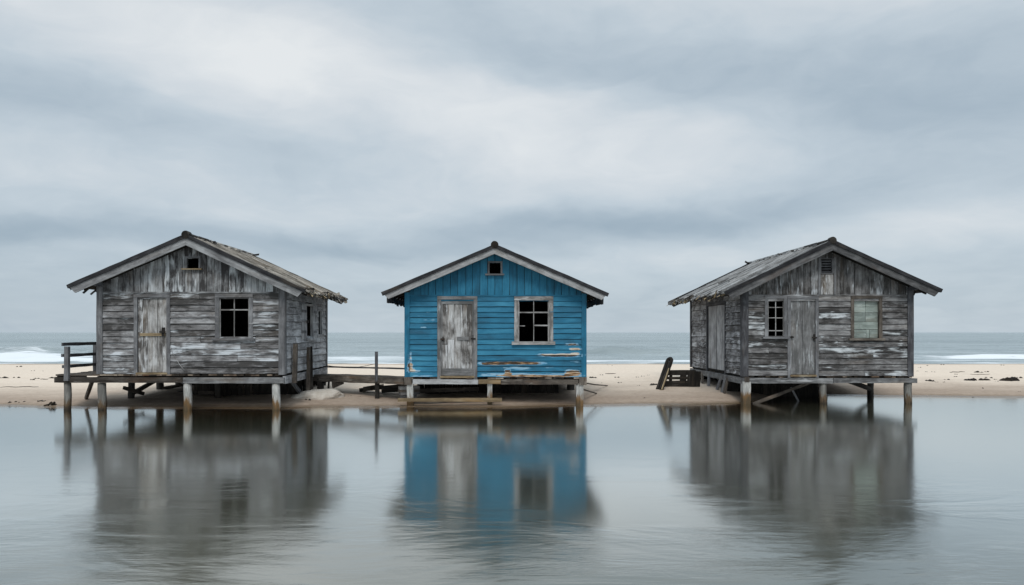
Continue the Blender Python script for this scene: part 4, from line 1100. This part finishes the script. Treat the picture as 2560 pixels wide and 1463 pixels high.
for a in ((874, 991, 7, 2), (899, 992, 6, 2), (895, 998, 5, 2), (820, 989, 10, 2.5)): scrap(*a, lab, gk_)
scrap(770, 1000, 16, 3, 'dark wet weed lying against the front of the pale boulder', None)

# ------------------------------------------------------------------ sky, sun, camera
SUN_EL, SUN_AZ = math.radians(48), math.radians(184)      # azimuth clockwise from +Y: behind the camera, a little to its left
def world():
    w = bpy.data.worlds.new('World'); sc.world = w; w.use_nodes = True
    nt = NT(w.node_tree); nt.n.clear()
    out = nt.add('ShaderNodeOutputWorld'); bg = nt.add('ShaderNodeBackground'); bg.inputs['Strength'].default_value = .1
    sky = nt.add('ShaderNodeTexSky', sky_type='NISHITA'); sky.sun_disc = False; sky.sun_elevation = SUN_EL; sky.sun_rotation = SUN_AZ
    d = nt.add('ShaderNodeTexCoord').outputs['Generated']
    x, y, z = nt.sep(d)
    az = nt.math('ARCTAN2', x, y); el = nt.math('ARCSINE', z)
    ela = nt.math('ABSOLUTE', el)
    # cloud sheet seen in perspective: flatter towards the horizon
    zi = nt.math('DIVIDE', 1.0, nt.math('ADD', nt.math('MAXIMUM', z, 0.0), .16))
    cp = nt.comb(nt.math('MULTIPLY', x, zi), nt.math('MULTIPLY', nt.math('MULTIPLY', y, zi), 1.0), 0.0)
    wa = nt.noise(cp, 1.1, 4, .5, .3); wb = nt.noise(nt.comb(nt.math('MULTIPLY', az, 3.0), nt.math('MULTIPLY', el, 9.0), 4.0), 1, 4, .55, .3)
    azw = nt.math('MULTIPLY_ADD', nt.math('SUBTRACT', wa, .5), .22, az)
    elw = nt.math('MULTIPLY_ADD', nt.math('SUBTRACT', wb, .5), .10, el)
    # broad lighter and darker areas of the overcast (place, size in radians, weight)
    blobs = [(-.285, .315, .17, .075, .42), (-.02, .275, .14, .06, .33), (.20, .235, .16, .06, .28), (-.10, .21, .2, .05, .12), (-.60, .40, .22, .06, .22), (.16, .40, .13, .05, .14), (.46, .395, .2, .06, .20), (-.42, .345, .2, .05, .18),
             (.08, .352, .13, .04, -.16), (-.13, .39, .12, .03, -.10), (.30, .31, .22, .045, -.15), (.55, .25, .2, .06, -.20), (-.50, .255, .22, .04, -.17), (-.22, .22, .14, .03, -.14), (.14, .140, .22, .022, -.30), (.40, .155, .2, .03, -.12), (-.2, .115, .22, .018, -.24),
             (-.58, .108, .18, .024, -.26), (-.50, .19, .22, .03, .13), (.52, .115, .16, .022, .24), (.25, .095, .16, .018, .16), (-.33, .145, .1, .02, .10), (-.1, .155, .16, .02, .06), (.62, .03, .2, .05, -.06), (-.6, .03, .3, .05, -.10), (0.0, .035, .5, .05, -.07)]
    t = None
    for (a, e, sa, se, k) in blobs:
        da = nt.math('DIVIDE', nt.math('SUBTRACT', azw, a), sa); de = nt.math('DIVIDE', nt.math('SUBTRACT', elw, e), se)
        q = nt.math('MULTIPLY_ADD', da, da, nt.math('MULTIPLY', de, de))
        g = nt.math('MULTIPLY', nt.math('POWER', 2.71828, nt.math('MULTIPLY', q, -1.0)), k * (1.5 if k < 0 else .95))
        t = g if t is None else nt.math('ADD', t, g)
    lump = nt.noise(nt.comb(nt.math('MULTIPLY', azw, 13.0), nt.math('MULTIPLY', elw, 30.0), 7.0), 1, 5, .55, .6)
    t = nt.math('MULTIPLY_ADD', nt.math('SUBTRACT', lump, .5), .24, t)
    fine = nt.noise(nt.comb(nt.math('MULTIPLY', azw, 7.0), nt.math('MULTIPLY', elw, 17.0), 1.0), 1, 5, .55, .6)
    mid = nt.noise(cp, 3.2, 5, .55, .5)
    t = nt.math('MULTIPLY_ADD', nt.math('SUBTRACT', fine, .5), .30, t)
    t = nt.math('MULTIPLY_ADD', nt.math('SUBTRACT', mid, .5), .18, t)
    t = nt.math('ADD', t, .50)
    col = nt.ramp(t, [(.0, (.34, .43, .512)), (.25, (.425, .512, .588)), (.5, (.54, .62, .685)), (.75, (.68, .73, .77)), (1.0, (.81, .84, .855))])
    up = nt.mr(el, .46, 1.2, 1.0, 2.2)      # an overcast sky is brighter overhead
    k = nt.add('ShaderNodeVectorMath', operation='SCALE'); nt.link(col, k.inputs[0]); nt.link(nt.math('MULTIPLY', up, 10.0), k.inputs['Scale'])
    mx = nt.mix(.94, sky.outputs[0], k.outputs[0])
    nt.link(mx, bg.inputs[0]); nt.link(bg.outputs[0], out.inputs[0])
world()
sl = bpy.data.lights.new('sun', 'SUN'); sl.energy = 1.5; sl.angle = math.radians(20); sl.color = (1.0, .95, .88)
so = bpy.data.objects.new('sun', sl); COL.objects.link(so)
sd = Vector((math.sin(SUN_AZ) * math.cos(SUN_EL), math.cos(SUN_AZ) * math.cos(SUN_EL), math.sin(SUN_EL)))
so.rotation_euler = sd.to_track_quat('Z', 'Y').to_euler(); so.location = sd * 40

cam = bpy.data.cameras.new('camera'); co = bpy.data.objects.new('camera', cam); COL.objects.link(co); sc.camera = co
co.location = (0, 0, EYE); co.rotation_euler = (math.radians(90), 0, 0)
cam.sensor_width = 36; cam.lens = 36 * F / 2548
cam.shift_x = (1274 - HX) / 2548; cam.shift_y = (HY - 728) / 2548
cam.clip_end = 20000; cam.clip_start = .1
sc.view_settings.view_transform = 'Standard'; sc.view_settings.look = 'None'; sc.view_settings.exposure = 0; sc.view_settings.gamma = 1
sc.render.engine = 'CYCLES'; sc.cycles.use_denoising = True; sc.cycles.max_bounces = 8
